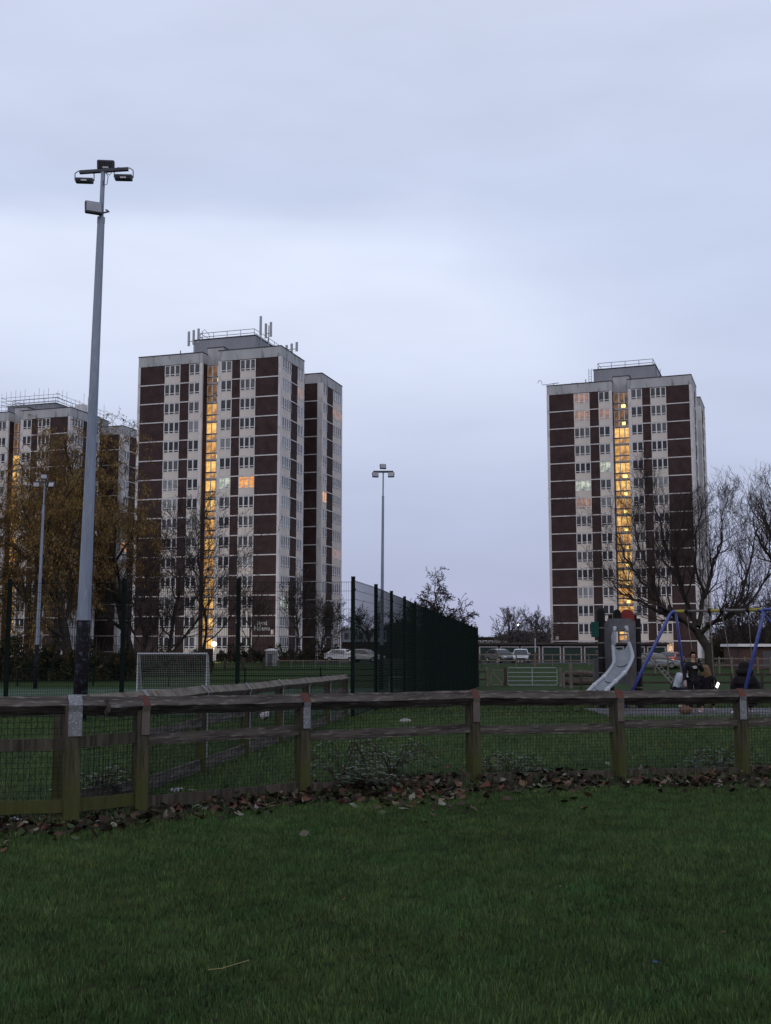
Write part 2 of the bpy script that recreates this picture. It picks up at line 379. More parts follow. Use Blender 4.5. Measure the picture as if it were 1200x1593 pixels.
def tower(label, C, th, line0, ptop, seed, lit, scaffold=False, antennas=False, side_n=True, sign=False, rightroof=False, slot_lo=True):
    r = random.Random(seed); D1 = 8.6; R0, R1 = 15.8, 24.8; W = 21.3
    root = thing('apartment_tower', label, 'tower block', (C[0], C[1], line0 - 3.2), -th)
    zb = 3.2; top = zb + 14 * SH + 1.4; pb = zb + 14 * SH
    # brick body
    b = MB()
    b.box(-W + .05, -11.52, .05, D1 - .05, 0, pb); b.box(-9.13, -.05, .05, D1 - .05, 0, pb)
    b.box(-11.52, -9.13, 1.56, D1 - .05, 0, pb)
    b.box(-17, -4.5, D1 - .05, R0 + .05, 0, pb + .2)
    b.box(-W + .05, -.05, R0 + .05, R1 - .05, 0, pb)
    b.build('brick_wall', M_brick, root)
    # parapets and copings
    f = MB(); c = MB()
    def par(x0, x1, y0, y1, z1=top):
        f.box(x0, x1, y0, y1, pb, z1); c.box(x0 - .05, x1 + .05, y0 - .05, y1 + .05, z1, z1 + .12)
    par(-W, -11.5, 0, D1); par(-9.15, 0, 0, D1); par(-W, 0, R0, R1)
    f.box(-11.5, -9.15, 1.5, D1 - .4, pb - .1, top + .95); c.box(-11.6, -9.05, 1.44, D1 - .45, top + .95, top + 1.05)
    f.build('parapet', M_fascia, root); c.build('coping', M_coping, root)
    # concrete frame: corner piers and floor bands
    k = MB()
    for x0, x1 in ((-W, -20.95), (-11.85, -11.5), (-9.15, -8.75), (-.35, 0)): k.box(x0, x1, -.03, .35 if x0 in (-W, -.35) else .3, 0, pb)
    k.box(-.33, .03, 0.0, .55, 0, pb - .002); k.box(-.3, .03, D1 - .45, D1, 0, pb)
    k.box(-W - .03, -W + .3, 0.0, .5, 0, pb - .002)
    for y0, y1 in ((R0, R0 + .45), (R1 - .4, R1)): k.box(-.34, .03, y0, y1, 0, pb)
    k.box(-.7, -.34, R0 - .03, R0 + .3, 0, pb)
    for i in range(14):
        z = zb + i * SH
        k.box(-20.95, -11.85, -.01, .3, z - .075, z + .065); k.box(-8.75, -.35, -.01, .3, z - .075, z + .065)
        k.box(-11.5, -9.15, 1.46, 1.9, z - .07, z + .06)
        k.box(-.3, .015, .55, D1 - .45, z - .075, z + .065)
        k.box(-.3, .015, R0 + .45, R1 - .4, z - .075, z + .065)
        k.box(-8, -.7, R0 - .01, R0 + .3, z - .075, z + .065)
    k.build('concrete_frame', M_conc, root)
    # spandrels + windows
    wins = []
    class SP:
        def box(s_, x0, x1, y0, y1, z0, z1):
            key = ('sp', round(x1 - x0, 3), round(y1 - y0, 3), round(z1 - z0, 3))
            if key not in GL:
                q = MB(); q.box(0, x1 - x0, 0, y1 - y0, 0, z1 - z0); GL[key] = q.mesh('spandrel_panel', M_spandrel)
            link('spandrel_panel', GL[key], root, (x0, y0, z0))
    sp = SP()
    for i in range(-1, 14):
        z = zb + i * SH; nm = 'window'
        for e in FRONT:
            if e[0] != 'w': continue
            w = e[2] - e[1]
            sp.box(e[1], e[2], 0.0, .3, z + .08, z + 1.0) if i >= 0 else sp.box(e[1], e[2], 0.0, .3, z + .3, z + 1.0)
            wins.append((e[1], .02, z + 1.0, w, 1.54, e[3], 'x', (i, round(e[1]))))
        for y0, y1, nl in ((.55, 3.7, 4), (6.15, D1 - .45, 2)):
            sp.box(-.3, .0, y0, y1, z + .08, z + 1.0); wins.append((-.02, y0, z + 1.0, y1 - y0, 1.54, nl, 'y', (i, 's%d' % nl)))
    for i in range(-1, 14):
        z = zb + i * SH
        for y0, y1, nl in ((R0 + .45, R0 + 2.2, 2), (R0 + 4.9, R1 - .4, 4)):
            sp.box(-.3, .0, y0, y1, z + .08, z + 1.0); wins.append((-.02, y0, z + 1.0, y1 - y0, 1.54, nl, 'y', (i, 'r%d' % nl)))
    rest = []
    fronts = [w for w in wins if w[6] == 'x']; sides = [w for w in wins if w[6] == 'y']
    sides.sort(key=lambda w: -w[2])
    order = fronts + sides
    for n, (x, y, z, w, h, nl, ax, key) in enumerate(order):
        g = lit.get(key)
        if g is None:
            q = r.random(); g = G_dark if q < .72 else (G_curt if q < .95 else G_pale)
            if ax == 'y': g = G_pale if q < .55 else (G_curt if q < .85 else G_dark)
        if n >= 84: rest.append((x, y, z, w, h, nl, ax, g)); continue
        o = link('window', glass_mesh(w, h, ax, g), root, (x, y, z))
        link('frame', frame_mesh(w, h, nl, ax), o)
        if ax == 'x' and r.random() < .05 or (ax == 'y' and r.random() < .08):    # an open sash
            b = MB(); ww = w / nl
            if ax == 'x':
                M = Matrix.Translation((0, -.03, h - .06)) @ Matrix.Rotation(R(-16), 4, 'X')
                for a in ((.04, ww, -.9, -.84), (.04, ww, -.06, 0), (.04, .12, -.84, -.06), (ww - .08, ww, -.84, -.06)): b.box(a[0], a[1], -.06, 0, a[2], a[3], M)
            else:
                M = Matrix.Translation((.03, 0, h - .06)) @ Matrix.Rotation(R(-16), 4, 'Y')
                for a in ((.04, ww, -.9, -.84), (.04, ww, -.06, 0), (.04, .12, -.84, -.06), (ww - .08, ww, -.84, -.06)): b.box(0, .06, a[0], a[1], a[2], a[3], M)
            b.build('open_sash', M_frame, o)
    if rest:
        gs = [G_dark, G_curt, G_pale, M_frame, G_orange, G_warm, G_pink, G_green]; b = MB()
        for x, y, z, w, h, nl, ax, g in rest:
            b.box(x - .03, x + .004, y, y + w, z, z + h, mi=gs.index(g))
            m = frame_mesh(w, h, nl, ax); k0 = len(b.v)
            b.v += [(v.co.x + x, v.co.y + y, v.co.z + z) for v in m.vertices]
            for p in m.polygons: b.f.append(tuple(k0 + q for q in p.vertices)); b.mi.append(3)
        b.build('window', gs, root, kind='stuff')
    # stairwell: a tall window with a low row of panes beneath it, a lamp on every landing
    for i in range(-1, 14):
        z = zb + i * SH
        gm = G_stairdim if (i >= 12 or i in (lit.get('dim') or ())) else (G_stair if r.random() < .6 else G_stair2)
        if i < 0: gm = G_stair2
        o = link('stairwell_window', glass_mesh(2.35, 1.50, 'x', gm), root, (-11.5, 1.55, z + .98)); link('frame', frame_mesh(2.35, 1.5, 3, 'x', 0), o)
        if i >= 0:
            o2 = link('landing_window', glass_mesh(2.35, .72, 'x', G_stairdim if i >= 12 else G_stair), root, (-11.5, 1.55, z + .12)); link('frame', frame_mesh(2.35, .72, 3, 'x', 0), o2)
            if r.random() < .86:
                b = MB(); q = r.uniform(.6, 1.1); b.box(-.3 * q, .3 * q, -.04, .04, -.2, .2); link('landing_lamp', b.mesh('landing_lamp', M_lamp), root, (-10.05 if rightroof else -9.55, 1.42, z + .45))
    # plant room
    b = MB(); b.box(-14.8, -5.5, 4.0, 20, pb, ptop); b.box(-9.6, -7.4, 2.2, 4.02, pb, top + .6)
    b.build('plant_room', M_plant, root)
    b = MB(); b.box(-14.9, -5.4, 3.9, 20.1, ptop, ptop + .1); b.build('plant_room_roof', M_coping, root)
    b = MB()
    for zz in (.55, 1.1):
        for A, B in (((-14.2, 4.5), (-5.9, 4.5)), ((-5.9, 4.5), (-5.9, 14)), ((-14.2, 4.5), (-14.2, 14))):
            b.tube([(A[0], A[1], ptop + zz), (B[0], B[1], ptop + zz)], .045, 4)
    for x, y in [(-14.2 + i * 2.075, 4.5) for i in range(5)] + [(-5.9, 4.5 + 2.4 * i) for i in range(1, 5)]:
        b.tube([(x, y, ptop), (x, y, ptop + 1.12)], .045, 4)
    b.build('roof_railing', M_steel, root)
    if antennas:
        for ax, ay, zbm, n, hh in ((-15.0, 4.2, ptop - 1.2, 3, 2.6), (-5.2, 5.2, ptop - .2, 1, 3.2), (-4.2, 5.6, ptop - .6, 2, 2.6), (-.6, 5.4, top - .2, 3, 1.8)):
            b = MB(); b.tube([(ax, ay, zbm - 1.5), (ax, ay, zbm + hh * .9)], .07, 6, True)
            for j in range(n):
                ox = (j - (n - 1) / 2) * .75; b.box(ax + ox - .16, ax + ox + .16, ay - .22, ay - .08, zbm + .5 + .15 * j, zbm + hh + .15 * j)
                b.tube([(ax, ay, zbm + 1.2), (ax + ox, ay, zbm + 1.2)], .05, 4)
            b.build('mobile_antenna', M_steel, root)
        b = MB(); b.tube([(-14.3, 4.6, ptop + .9), (-13.6, 4.6, ptop + 1.7), (-12.9, 4.6, ptop + .9), (-12.7, 4.6, ptop)], .04, 4); b.tube([(-13.9, 4.6, ptop), (-13.9, 4.6, ptop + 1.5)], .04, 4); b.build('roof_ladder_hoop', M_steel, root)
    if scaffold:
        b = MB(); rr = random.Random(5)
        for zz in (.9, 1.5, 2.1):
            b.tube([(-15.6, 3.2, ptop + zz - .8), (-4.2, 3.2, ptop + zz - .8)], .034, 4); b.tube([(-4.6, 2.6, ptop + zz - .8), (-4.6, 17.5, ptop + zz - 1.0)], .034, 4)
            b.tube([(-15.4, 3.2, ptop + zz - .8), (-15.4, 17, ptop + zz - .8)], .034, 4)
        for i in range(13): b.tube([(-15.4 + i * .9, 3.2, pb + 1), (-15.4 + i * .9, 3.2, ptop + 1.2 + rr.random() * 1.4)], .034, 4)
        for i in range(12): b.tube([(-4.6, 3.2 + i * 1.25, pb + 1), (-4.6, 3.2 + i * 1.25, ptop + 1 + rr.random() * 2.2)], .034, 4)
        for zz in (-1.6, -1.0, -.4): b.tube([(-15.4, 2.4, ptop + zz), (-9.5, 2.4, ptop + zz)], .034, 4)
        b.build('scaffolding', M_steel, root)
        b = MB(); b.box(-2.6, -1.2, 5.2, 6.6, top, top + 1.7); b.build('chimney', M_conc, root)
        b = MB()
        for i in range(9): b.tube([(-3 - i * 1.5, R0 + .6, top), (-3 - i * 1.5, R0 + .6, top + .8 + rr.random())], .034, 4)
        for i in range(5): b.tube([(-.5, R0 + 1 + i * 1.7, top), (-.5, R0 + 1 + i * 1.7, top + .9 + rr.random())], .034, 4)
        b.build('scaffold_pole', M_steel, root)
    # small roof clutter
    b = MB(); b.box(-17.8, -16.7, 1.2, 2.0, top, top + .45); b.box(-15.6, -15.5, 1.2, 1.3, top, top + .9); b.build('roof_vent', M_coping, root)
    if rightroof:
        b = MB(); b.tube([(-21.0, .3, top + .35), (-19.5, .3, top + .45)], .06, 5); b.tube([(-20.3, .3, top), (-20.3, .3, top + .4)], .06, 5)
        b.tube([(-21.0, .3, top + .35), (-22.0, .1, top + .3), (-22.1, .1, top + .9), (-22.35, .1, top + 1.02), (-22.6, .1, top + .9), (-22.65, .1, top + .6)], .05, 5); b.build('camera_bracket', M_steel, root)
        b = MB(); b.box(-5.2, -3.9, 3, 4.5, top, top + .5); b.box(-3.6, -2.8, 3, 4.5, top, top + .45); b.box(-6.0, -5.4, 3, 4.5, top, top + .4)
        b.tube([(-5.3, 3, top), (-5.3, 3, top + 2.7)], .04, 4); b.tube([(-4.7, 3, top), (-4.7, 3, top + 2.0)], .04, 4); b.build('roof_unit', M_coping, root)
        b = MB()
        for zz in range(8): b.tube([(-15.5, 3.8, pb + 1.2 + zz * .42), (-15.1, 3.8, pb + 1.2 + zz * .42)], .03, 4)
        b.tube([(-15.5, 3.8, pb), (-15.5, 3.8, ptop + .2)], .04, 4); b.tube([(-15.1, 3.8, pb), (-15.1, 3.8, ptop + .2)], .04, 4); b.build('roof_access_ladder', M_steel, root)
        b = MB(); b.box(-8.7, -6.0, -.04, .0, .0, 3.0); b.build('entrance_door', M_red, root)
        b = MB(); b.box(-20.6, -20.15, -.12, 0.05, 3.2 + .25, 3.2 + .75); b.build('wall_box', M_spandrel, root)
    if sign:
        for txt, zc, sc in (('Byrd', zb + 1.42, .78), ('House', zb + .72, .86)):
            cu = bpy.data.curves.new('sign_text', 'FONT'); cu.body = txt; cu.size = sc; cu.extrude = .03; cu.align_x = 'CENTER'; cu.offset = .012
            to = bpy.data.objects.new('tmp', cu); COL.objects.link(to); bpy.context.view_layer.update()
            me = bpy.data.meshes.new_from_object(to.evaluated_get(bpy.context.evaluated_depsgraph_get())); bpy.data.objects.remove(to)
            me.materials.clear(); me.materials.append(M_fascia)
            for p in me.polygons: p.material_index = 0
            o = link('name_sign', me, root, (-2.25, -.01, zc)); o.rotation_euler = (R(90), 0, 0)
        b = MB(); b.box(-.95, -.62, -.1, 0.05, zb + .2, zb + .8); b.build('wall_box', M_spandrel, root)
    return root
lit1 = {(7, -9): G_green, (7, -6): G_orange, (12, -6): G_curt, (10, -9): G_curt, (1, 's4'): G_green, (0, 's4'): G_curt, (12, 's2'): G_pink, (7, 'r2'): G_orange, (12, 'r4'): G_pink, (9, 'r2'): G_curt,
        (4, -14): G_curt, (11, -14): G_curt, (10, -14): G_pale, (2, -9): G_curt, (4, 'r4'): G_pink}
tower('tall brown brick tower block with phone masts on its roof, behind the goal', (AT(432.3, 146.5, 1.5), 146.5), R(17), 2.97, 44.7, 11, lit1, antennas=True, sign=True)
lit2 = {(13, -17): G_pink, (12, -17): G_pink, (12, -14): G_pink, (9, -14): G_green, (8, -17): G_green, (7, -17): G_pink, (8, -14): G_curt, (10, -14): G_curt, 'dim': (12,)}
t2 = R(20.1)
tower('lone brown brick tower block behind the slide with a lit stairwell and no masts', (AT(859, 167.5, 1.5) + 21.3 * math.cos(t2) - .12, 167.5 - 21.3 * math.sin(t2)), t2, 2.4, 44.6, 23, lit2, rightroof=True)
lit3 = {(6, 'r2'): G_orange, (9, 's2'): G_pink, (12, -9): G_dark}
tower('leftmost tower block, half hidden by willows, with scaffolding round its roof', (AT(97, 175, 1.5), 175), R(18), .75, 43.6, 37, lit3, scaffold=True)
# lamp on the wall by the left tower's entrance
def glow_lamp(name, label, px, py, D, col, watts, r=.25, group=None):
    p = PV(px, py, D); g = gz(D)
    t = thing(name, label, 'lamp', (p.x, D, g), 0, group)
    b = MB(); b.tube([(0, 0, 0), (0, 0, p.z - g - r * .6)], [.06, .04], 8, True); b.build('pole', M_coping, t)
    b = MB(); b.sphere((0, 0, 0), r, 12, 8, (1, 1, .8)); o = b.build('lamp_head', M_lampw, t, smooth=True); o.location = (0, 0, p.z - g)
    l = bpy.data.lights.new('lamp_light', 'POINT'); l.energy = watts; l.color = col; l.shadow_soft_size = r * 1.3
    lo = bpy.data.objects.new('lamp_light', l); COL.objects.link(lo); lo.parent = t; lo.location = (0, -r * 1.5, p.z - g)
    return t
glow_lamp('path_lamp', 'bright glowing lamp at the foot of the tower behind the goal', 333, 1002, 136, (1, .78, .42), 1500, .34)
glow_lamp('path_lamp', 'glowing lamp beside the red entrance, seen right of the slide', 1000.5, 1010, 148, (1, .6, .3), 900, .34)
glow_lamp('street_lamp', 'slim street lamp with a white light between two far bare trees', 807, 972, 190, (1, .95, .9), 60, .14)
# ------------------------------------------------------------------ timber fences
M_wood = mat('weathered_post_wood', (.034, .031, .026), (.072, .066, .054), scale=3, rough=.9, bump=.7, bscale=14, stretch=(5, 5, .6), c3=(.028, .025, .022), scale3=5)
M_rail = mat('weathered_rail_wood', (.034, .030, .029), (.085, .077, .072), scale=9, rough=.95, bump=.5, bscale=14, stretch=(.3, 2.2, 2.2), c3=(.14, .135, .13), scale3=22, spec=.1)
M_railold = mat('pale_lichened_wood', (.11, .10, .088), (.17, .155, .135), scale=5, rough=.95, bump=.6, bscale=20, c3=(.07, .06, .05), scale3=9)
M_strap = mat('galvanised_strap', (.19, .205, .23), (.15, .16, .18), scale=14, rough=.55, metal=.3, c3=(.34, .36, .4), scale3=50)
M_strapred = mat('rusted_strap', (.10, .040, .034), (.075, .034, .03), scale=12, rough=.8, c3=(.09, .05, .04), scale3=40)
M_strapbrown = mat('dull_strap', (.09, .078, .072), (.12, .105, .098), scale=10, rough=.75)
M_wire = mat('green_coated_wire', (.010, .016, .012), rough=.5)
def mossy(name):   # green algae climbs the lower half of the posts
    m = mat(name, (.030, .028, .023), (.090, .082, .066), scale=3.5, rough=.9, bump=.7, bscale=14, stretch=(5, 5, .6), c3=(.028, .025, .022), scale3=5)
    n = m.node_tree.nodes; l = m.node_tree.links; b = n['Principled BSDF']; src = b.inputs['Base Color'].links[0].from_socket
    tcn = n.new('ShaderNodeTexCoord'); s = n.new('ShaderNodeSeparateXYZ'); l.new(tcn.outputs['Object'], s.inputs[0])
    t = n.new('ShaderNodeTexNoise'); t.inputs['Scale'].default_value = 5; l.new(tcn.outputs['Object'], t.inputs['Vector'])
    a = n.new('ShaderNodeMath'); a.operation = 'MULTIPLY_ADD'; l.new(t.outputs['Fac'], a.inputs[0]); a.inputs[1].default_value = 1.0; l.new(s.outputs[2], a.inputs[2])
    r = n.new('ShaderNodeMapRange'); r.inputs['From Min'].default_value = 1.35; r.inputs['From Max'].default_value = .55; l.new(a.outputs[0], r.inputs['Value'])
    r.inputs['To Max'].default_value = .85
    mx = n.new('ShaderNodeMix'); mx.data_type = 'RGBA'; l.new(r.outputs[0], mx.inputs[0]); l.new(src, mx.inputs[6]); mx.inputs[7].default_value = (.052, .060, .018, 1)
    l.new(mx.outputs[2], b.inputs['Base Color']); return m
M_post = mossy('mossy_post_wood')
def post_mesh(w=.12, h=1.0):
    b = MB(); n = 7; rr = random.Random(int(w * 1000)); 
    c = [(-w / 2, -w / 2), (w / 2, -w / 2), (w / 2, w / 2), (-w / 2, w / 2)]
    for i in range(n + 1):
        z = -.15 + (h + .15) * i / n; j = .004
        for x, y in c: b.v.append((x + rr.uniform(-j, j), y + rr.uniform(-j, j), z))
    for i in range(n):
        for j in range(4): b.f.append((i * 4 + j, i * 4 + (j + 1) % 4, i * 4 + 4 + (j + 1) % 4, i * 4 + 4 + j)); b.mi.append(0)
    b.f.append((n * 4, n * 4 + 1, n * 4 + 2, n * 4 + 3)); b.mi.append(0)
    return b.mesh('post', M_post)
def rail_obj(name, A, B, w, h, m, parent, roll=0.0, seed=0, chip=.004):
    A = Vector(A); B = Vector(B); d = B - A; L = d.length; n = max(2, int(L / .12)); rr = random.Random(seed)
    b = MB(); corners = [(-w / 2, -h / 2), (w / 2, -h / 2), (w / 2, h / 2), (-w / 2, h / 2)]
    ca, sa = math.cos(roll), math.sin(roll); corners = [(x * ca - z * sa, x * sa + z * ca) for x, z in corners]
    for i in range(n + 1):
        for (y, z) in corners:
            b.v.append((L * i / n, y + rr.uniform(-chip, chip), z + rr.uniform(-chip, chip) - .012 * math.sin(i / n * math.pi) * L / 4))
    for i in range(n):
        for j in range(4): b.f.append((i * 4 + j, i * 4 + (j + 1) % 4, i * 4 + 4 + (j + 1) % 4, i * 4 + 4 + j)); b.mi.append(0)
    b.f.append((3, 2, 1, 0)); b.f.append((n * 4, n * 4 + 1, n * 4 + 2, n * 4 + 3)); b.mi += [0, 0]
    o = b.build(name, m, parent)
    x = d.normalized(); y = Vector((0, 0, 1)).cross(x).normalized(); z = x.cross(y)
    M = Matrix((x, y, z)).transposed().to_4x4(); M.translation = A
    o.matrix_local = M; return o
def strap(parent, p, yaw, zc, hd, mtop, mlow, w=.085, drop=.27, front=.066):
    prof = [(hd + .004, -.03), (hd + .004, 0), (0, hd + .006), (-hd - .006, 0), (-front, -.055), (-front, -drop)]
    prof = [(y, z) for y, z in prof]
    M = Matrix.Translation((p[0], p[1], zc)) @ Matrix.Rotation(yaw, 4, 'Z')
    for nm, seg, m in (('strap', prof[:4], mtop), ('strap_leg', prof[3:], mlow)):
        if m is None: continue
        b = MB()
        for (y0, z0), (y1, z1) in zip(seg, seg[1:]):
            q = [M @ Vector(v) for v in ((-w / 2, y0, z0), (w / 2, y0, z0), (w / 2, y1, z1), (-w / 2, y1, z1))]
            b.quad(*q)
        o = b.build(nm, m, parent); s = o.modifiers.new('thick', 'SOLIDIFY'); s.thickness = .005; s.offset = 0
def wire_panel(b, A, B, z0, z1, cell, cellz, t=.0036):
    A = Vector(A); B = Vector(B); d = B - A; L = d.length; x = d / L; n = int(L / cell); rr = random.Random(int(L * 100))
    for i in range(n + 1):
        p = A + x * (i * cell); b.bar((p.x, p.y, p.z + z0), (p.x + rr.uniform(-.004, .004), p.y, p.z + z1), t)
    m = int((z1 - z0) / cellz)
    for j in range(m + 1):
        z = z0 + j * cellz; b.bar(A + Vector((0, 0, z)), B + Vector((0, 0, z + rr.uniform(-.006, .006))), t)
fence = thing('timber_fence', 'weathered timber knee rail fence with wire mesh crossing the foreground', 'fence', (0, 0, 0))
RZ = 1.0   # rail centre height
hd = .085
pm = post_mesh()
yaws = [R(40), R(24), R(30), R(36), R(36), R(34), R(32), R(32)]
tops = [(M_strap, M_strap), (M_strap, M_strap), (M_strapred, M_strapbrown), (M_strapred, M_strap), (M_strapred, M_strapbrown), (M_strapred, M_strapbrown), (M_strapred, M_strap), (M_strap, M_strap)]
zr = []
TOPY = {110: 1082, 217: 1083, 471: 1079, 738: 1073.5, 965: 1074, 1156: 1072}
for i, (px, D) in enumerate(F1):
    ty = TOPY.get(px, 1084 if px < 0 else 1071)
    zr.append(PV(px, ty, D).z - hd)
for i, ((px, D), (x, y)) in enumerate(zip(F1, F1X)):
    o = link('post', pm, fence, (x, y, 0), yaws[i]); o.rotation_euler.x = R(rng.uniform(-1.2, 1.2)); o.rotation_euler.y = R(rng.uniform(-1.5, 1.5)); o.scale = (1.12 if i == 1 else 1, 1, zr[i] / 1.0)
    a = F1X[max(i - 1, 0)]; c = F1X[min(i + 1, len(F1X) - 1)]; ya = math.atan2(c[1] - a[1], c[0] - a[0])
    strap(fence, (x, y), ya, zr[i], hd, tops[i][0], tops[i][1], w=.12 if i == 1 else .085, front=.075)
ends = [PV(162, 1090, 10.45)]
sp = .12
jx = (AT(164, 10.45), 10.45)
for i in range(len(F1X) - 1):
    A = F1X[i]; B = F1X[i + 1]
    zA, zB = zr[i], zr[i + 1]
    if i == 1:
        t = (jx[0] - A[0]) / (B[0] - A[0]); zj = zA + (zB - zA) * t
        rail_obj('top_rail', (A[0], A[1], zA), (jx[0] + .05, jx[1] + .06, zj - .01), sp, sp, M_rail, fence, R(45), i)
        rail_obj('top_rail', (jx[0], jx[1] - .09, zj - .015), (B[0], B[1] - .01, zB), sp, sp, M_rail, fence, R(45), 70 + i, .006)
    else:
        rail_obj('top_rail', (A[0], A[1], zA), (B[0], B[1], zB), sp, sp, M_rail, fence, R(45), i)
    dx, dy = B[0] - A[0], B[1] - A[1]; L = math.hypot(dx, dy); ux, uy = dx / L, dy / L
    mz = (.74, .76, .74, .68, .66, .70, .70)[i]; bz = (.205, .2, .16, .13, .12, .12, .13)[i]
    rail_obj('middle_rail', (A[0] + ux * .05, A[1] + uy * .05, mz - .05), (B[0] - ux * .05, B[1] - uy * .05, mz - .045), .04, .10, M_wood if i < 2 else M_rail, fence, 0, 20 + i, .003)
    rail_obj('bottom_rail', (A[0] + ux * .05, A[1] + uy * .05, bz - .045), (B[0] - ux * .05, B[1] - uy * .05, bz - .05), .04, .11, M_wood if i > 1 else M_post, fence, 0, 40 + i, .004)
b = MB()
for i in range(len(F1X) - 1):
    A = F1X[i]; B = F1X[i + 1]; o = .045
    cell = .05 if i < 2 else .038
    wire_panel(b, (A[0], A[1] + o, 0), (B[0], B[1] + o, 0), .08, zr[i] - .06, cell, cell, .0042 if i < 2 else .0034)
b.build('wire_mesh', M_wire, fence)
# the second fence runs from the first back to the pitch corner
fence2 = thing('timber_fence', 'pale topped timber fence running diagonally back to the corner of the green mesh fence', 'fence', (0, 0, 0))
F2 = []
for k in range(8):
    D = 25 - 2.15 * k if k < 7 else 10.9; u = 235 - 7450 / D if k < 7 else -507; F2.append((AT(600 + u, D), D, PV(600 + u, 1006 + (43, 45.5, 48.5, 51.5, 57, 60.5, 68.5, 76)[k], D).z))
F2 = F2[::-1]; pm2 = post_mesh(.121)
for i, (x, y, zt) in enumerate(F2):
    if i: 
        a = F2[i - 1]; ya = math.atan2(y - a[1], x - a[0])
    else: ya = math.atan2(F2[1][1] - y, F2[1][0] - x)
    o = link('post', pm2, fence2, (x, y, 0), ya + R(8)); o.scale = (1, 1, zt - hd)
    if i: strap(fence2, (x, y), ya, zt - hd, hd, M_strap, M_strap, w=.05, drop=.8, front=.072)
    if i:
        a = F2[i - 1]
        rail_obj('top_rail', (a[0], a[1], a[2] - hd), (x, y, zt - hd), .12, .12, M_railold, fence2, R(45), 100 + i)
        rail_obj('middle_rail', (a[0], a[1], .62), (x, y, .62), .04, .10, M_rail, fence2, 0, 120 + i, .003)
        rail_obj('bottom_rail', (a[0], a[1], .10), (x, y, .10), .04, .14, M_rail, fence2, 0, 140 + i, .003)
b = MB()
for a, c in zip(F2, F2[1:]): wire_panel(b, (a[0] - .04, a[1], 0), (c[0] - .04, c[1], 0), .1, .9, .05, .05)
b.build('wire_mesh', M_wire, fence2)
# ------------------------------------------------------------------ green weld-mesh sports fence
M_green = mat('dark_green_steel', (.003, .007, .0065), (.005, .010, .009), scale=4, rough=.8, spec=.1)
M_greenw = mat('green_mesh_wire', (.004, .010, .009), rough=.8, spec=.1)
sf = thing('sports_fence', 'tall dark green mesh fence round the pitch, its long side running away to the right', 'fence')
def gpanel(A, B, tA, tB, parent):
    b = MB(); A = Vector(A); B = Vector(B); d = B - A; L = d.length; n = int(L / .05); m = 0
    for i in range(1, n):
        t = i / n; p = A.lerp(B, t); b.bar(p + Vector((0, 0, .04)), Vector((p.x, p.y, tA + (tB - tA) * t - .03)), .0052)
    hA = tA - A.z; hB = tB - B.z; zs = [.05 + .066 * i for i in range(18)] + [1.2 + .2 * i for i in range(40)]
    for q in zs:
        f = q / 3.05
        if f > 1: break
        for o in (-.009, .009): b.bar((A.x, A.y + o, A.z + f * hA), (B.x, B.y + o, B.z + f * hB), .0065)
    return b.build('mesh_panel', M_greenw, parent)
def gpost(x, y, z0, z1, parent, w=.08, rz=0):
    b = MB(); b.box(-w / 2, w / 2, -w / 2, w / 2, -.2, z1 - z0 + .03); b.box(-w / 2 - .004, w / 2 + .004, -w / 2 - .004, w / 2 + .004, z1 - z0 + .03, z1 - z0 + .045)
    for q in range(int((z1 - z0 - .35) / .5) + 1): b.box(-w / 2 - .012, w / 2 + .012, -w / 2 - .012, -w / 2, .3 + q * .5, .34 + q * .5)
    return b.build('post', M_green, parent, loc=(x, y, z0), rotz=rz)
side = []
TB = [(900, 1117), (911.6, 1114), (921.8, 1107), (930, 1101), (938, 1096), (944, 1092), (950, 1088), (955, 1085), (959, 1082), (962, 1079.5), (965, 1077.5), (967.7, 1075), (971.5, 1073), (973, 1071), (975, 1069), (976.7, 1067)]
for k in range(16):
    D = 25 + 3.18 * k; px = [549, 585, 609.4, 630, 647, 663, 676.7, 687.5, 698, 707, 715, 722, 729, 735, 740, 744][k]
    zb = gz(D); zt = PV(px, TB[k][0], D).z; x = AT(px, D); side.append((x, D, zb, zt))
ang = math.atan2(side[5][1] - side[0][1], side[5][0] - side[0][0])
for i, s in enumerate(side):
    gpost(*s, sf, rz=ang)
    if i: gpanel(side[i - 1][:3], s[:3], side[i - 1][3], s[3], sf)
frontp = []
for k in range(5):
    px = 549 - 180.5 * k; D = 25.0; frontp.append((AT(px, D), D, 0.0, PV(px, 902 + k * .8, D).z))
for i, s in enumerate(frontp):
    if i:
        gpost(*s, sf); gpanel(frontp[i - 1][:3], s[:3], frontp[i - 1][3], s[3], sf)
# far fence of the pitch, seen faintly through
farf = []
for k in range(7):
    D = 74.0; px = 735 - 118 * k; farf.append((AT(px, D), D, gz(D), gz(D) + 1.15))
kr = thing('rail_fence', 'low dark railing on the far side of the pitch', 'fence')
for i, s in enumerate(farf):
    gpost(s[0], s[1], s[2], s[3], kr, .09)
    if i:
        b = MB(); a = farf[i - 1]
        for q in (.35, .7, 1.1): b.tube([(a[0], a[1], a[2] + q), (s[0], s[1], s[2] + q)], .028, 5)
        b.build('rail', M_green, kr)
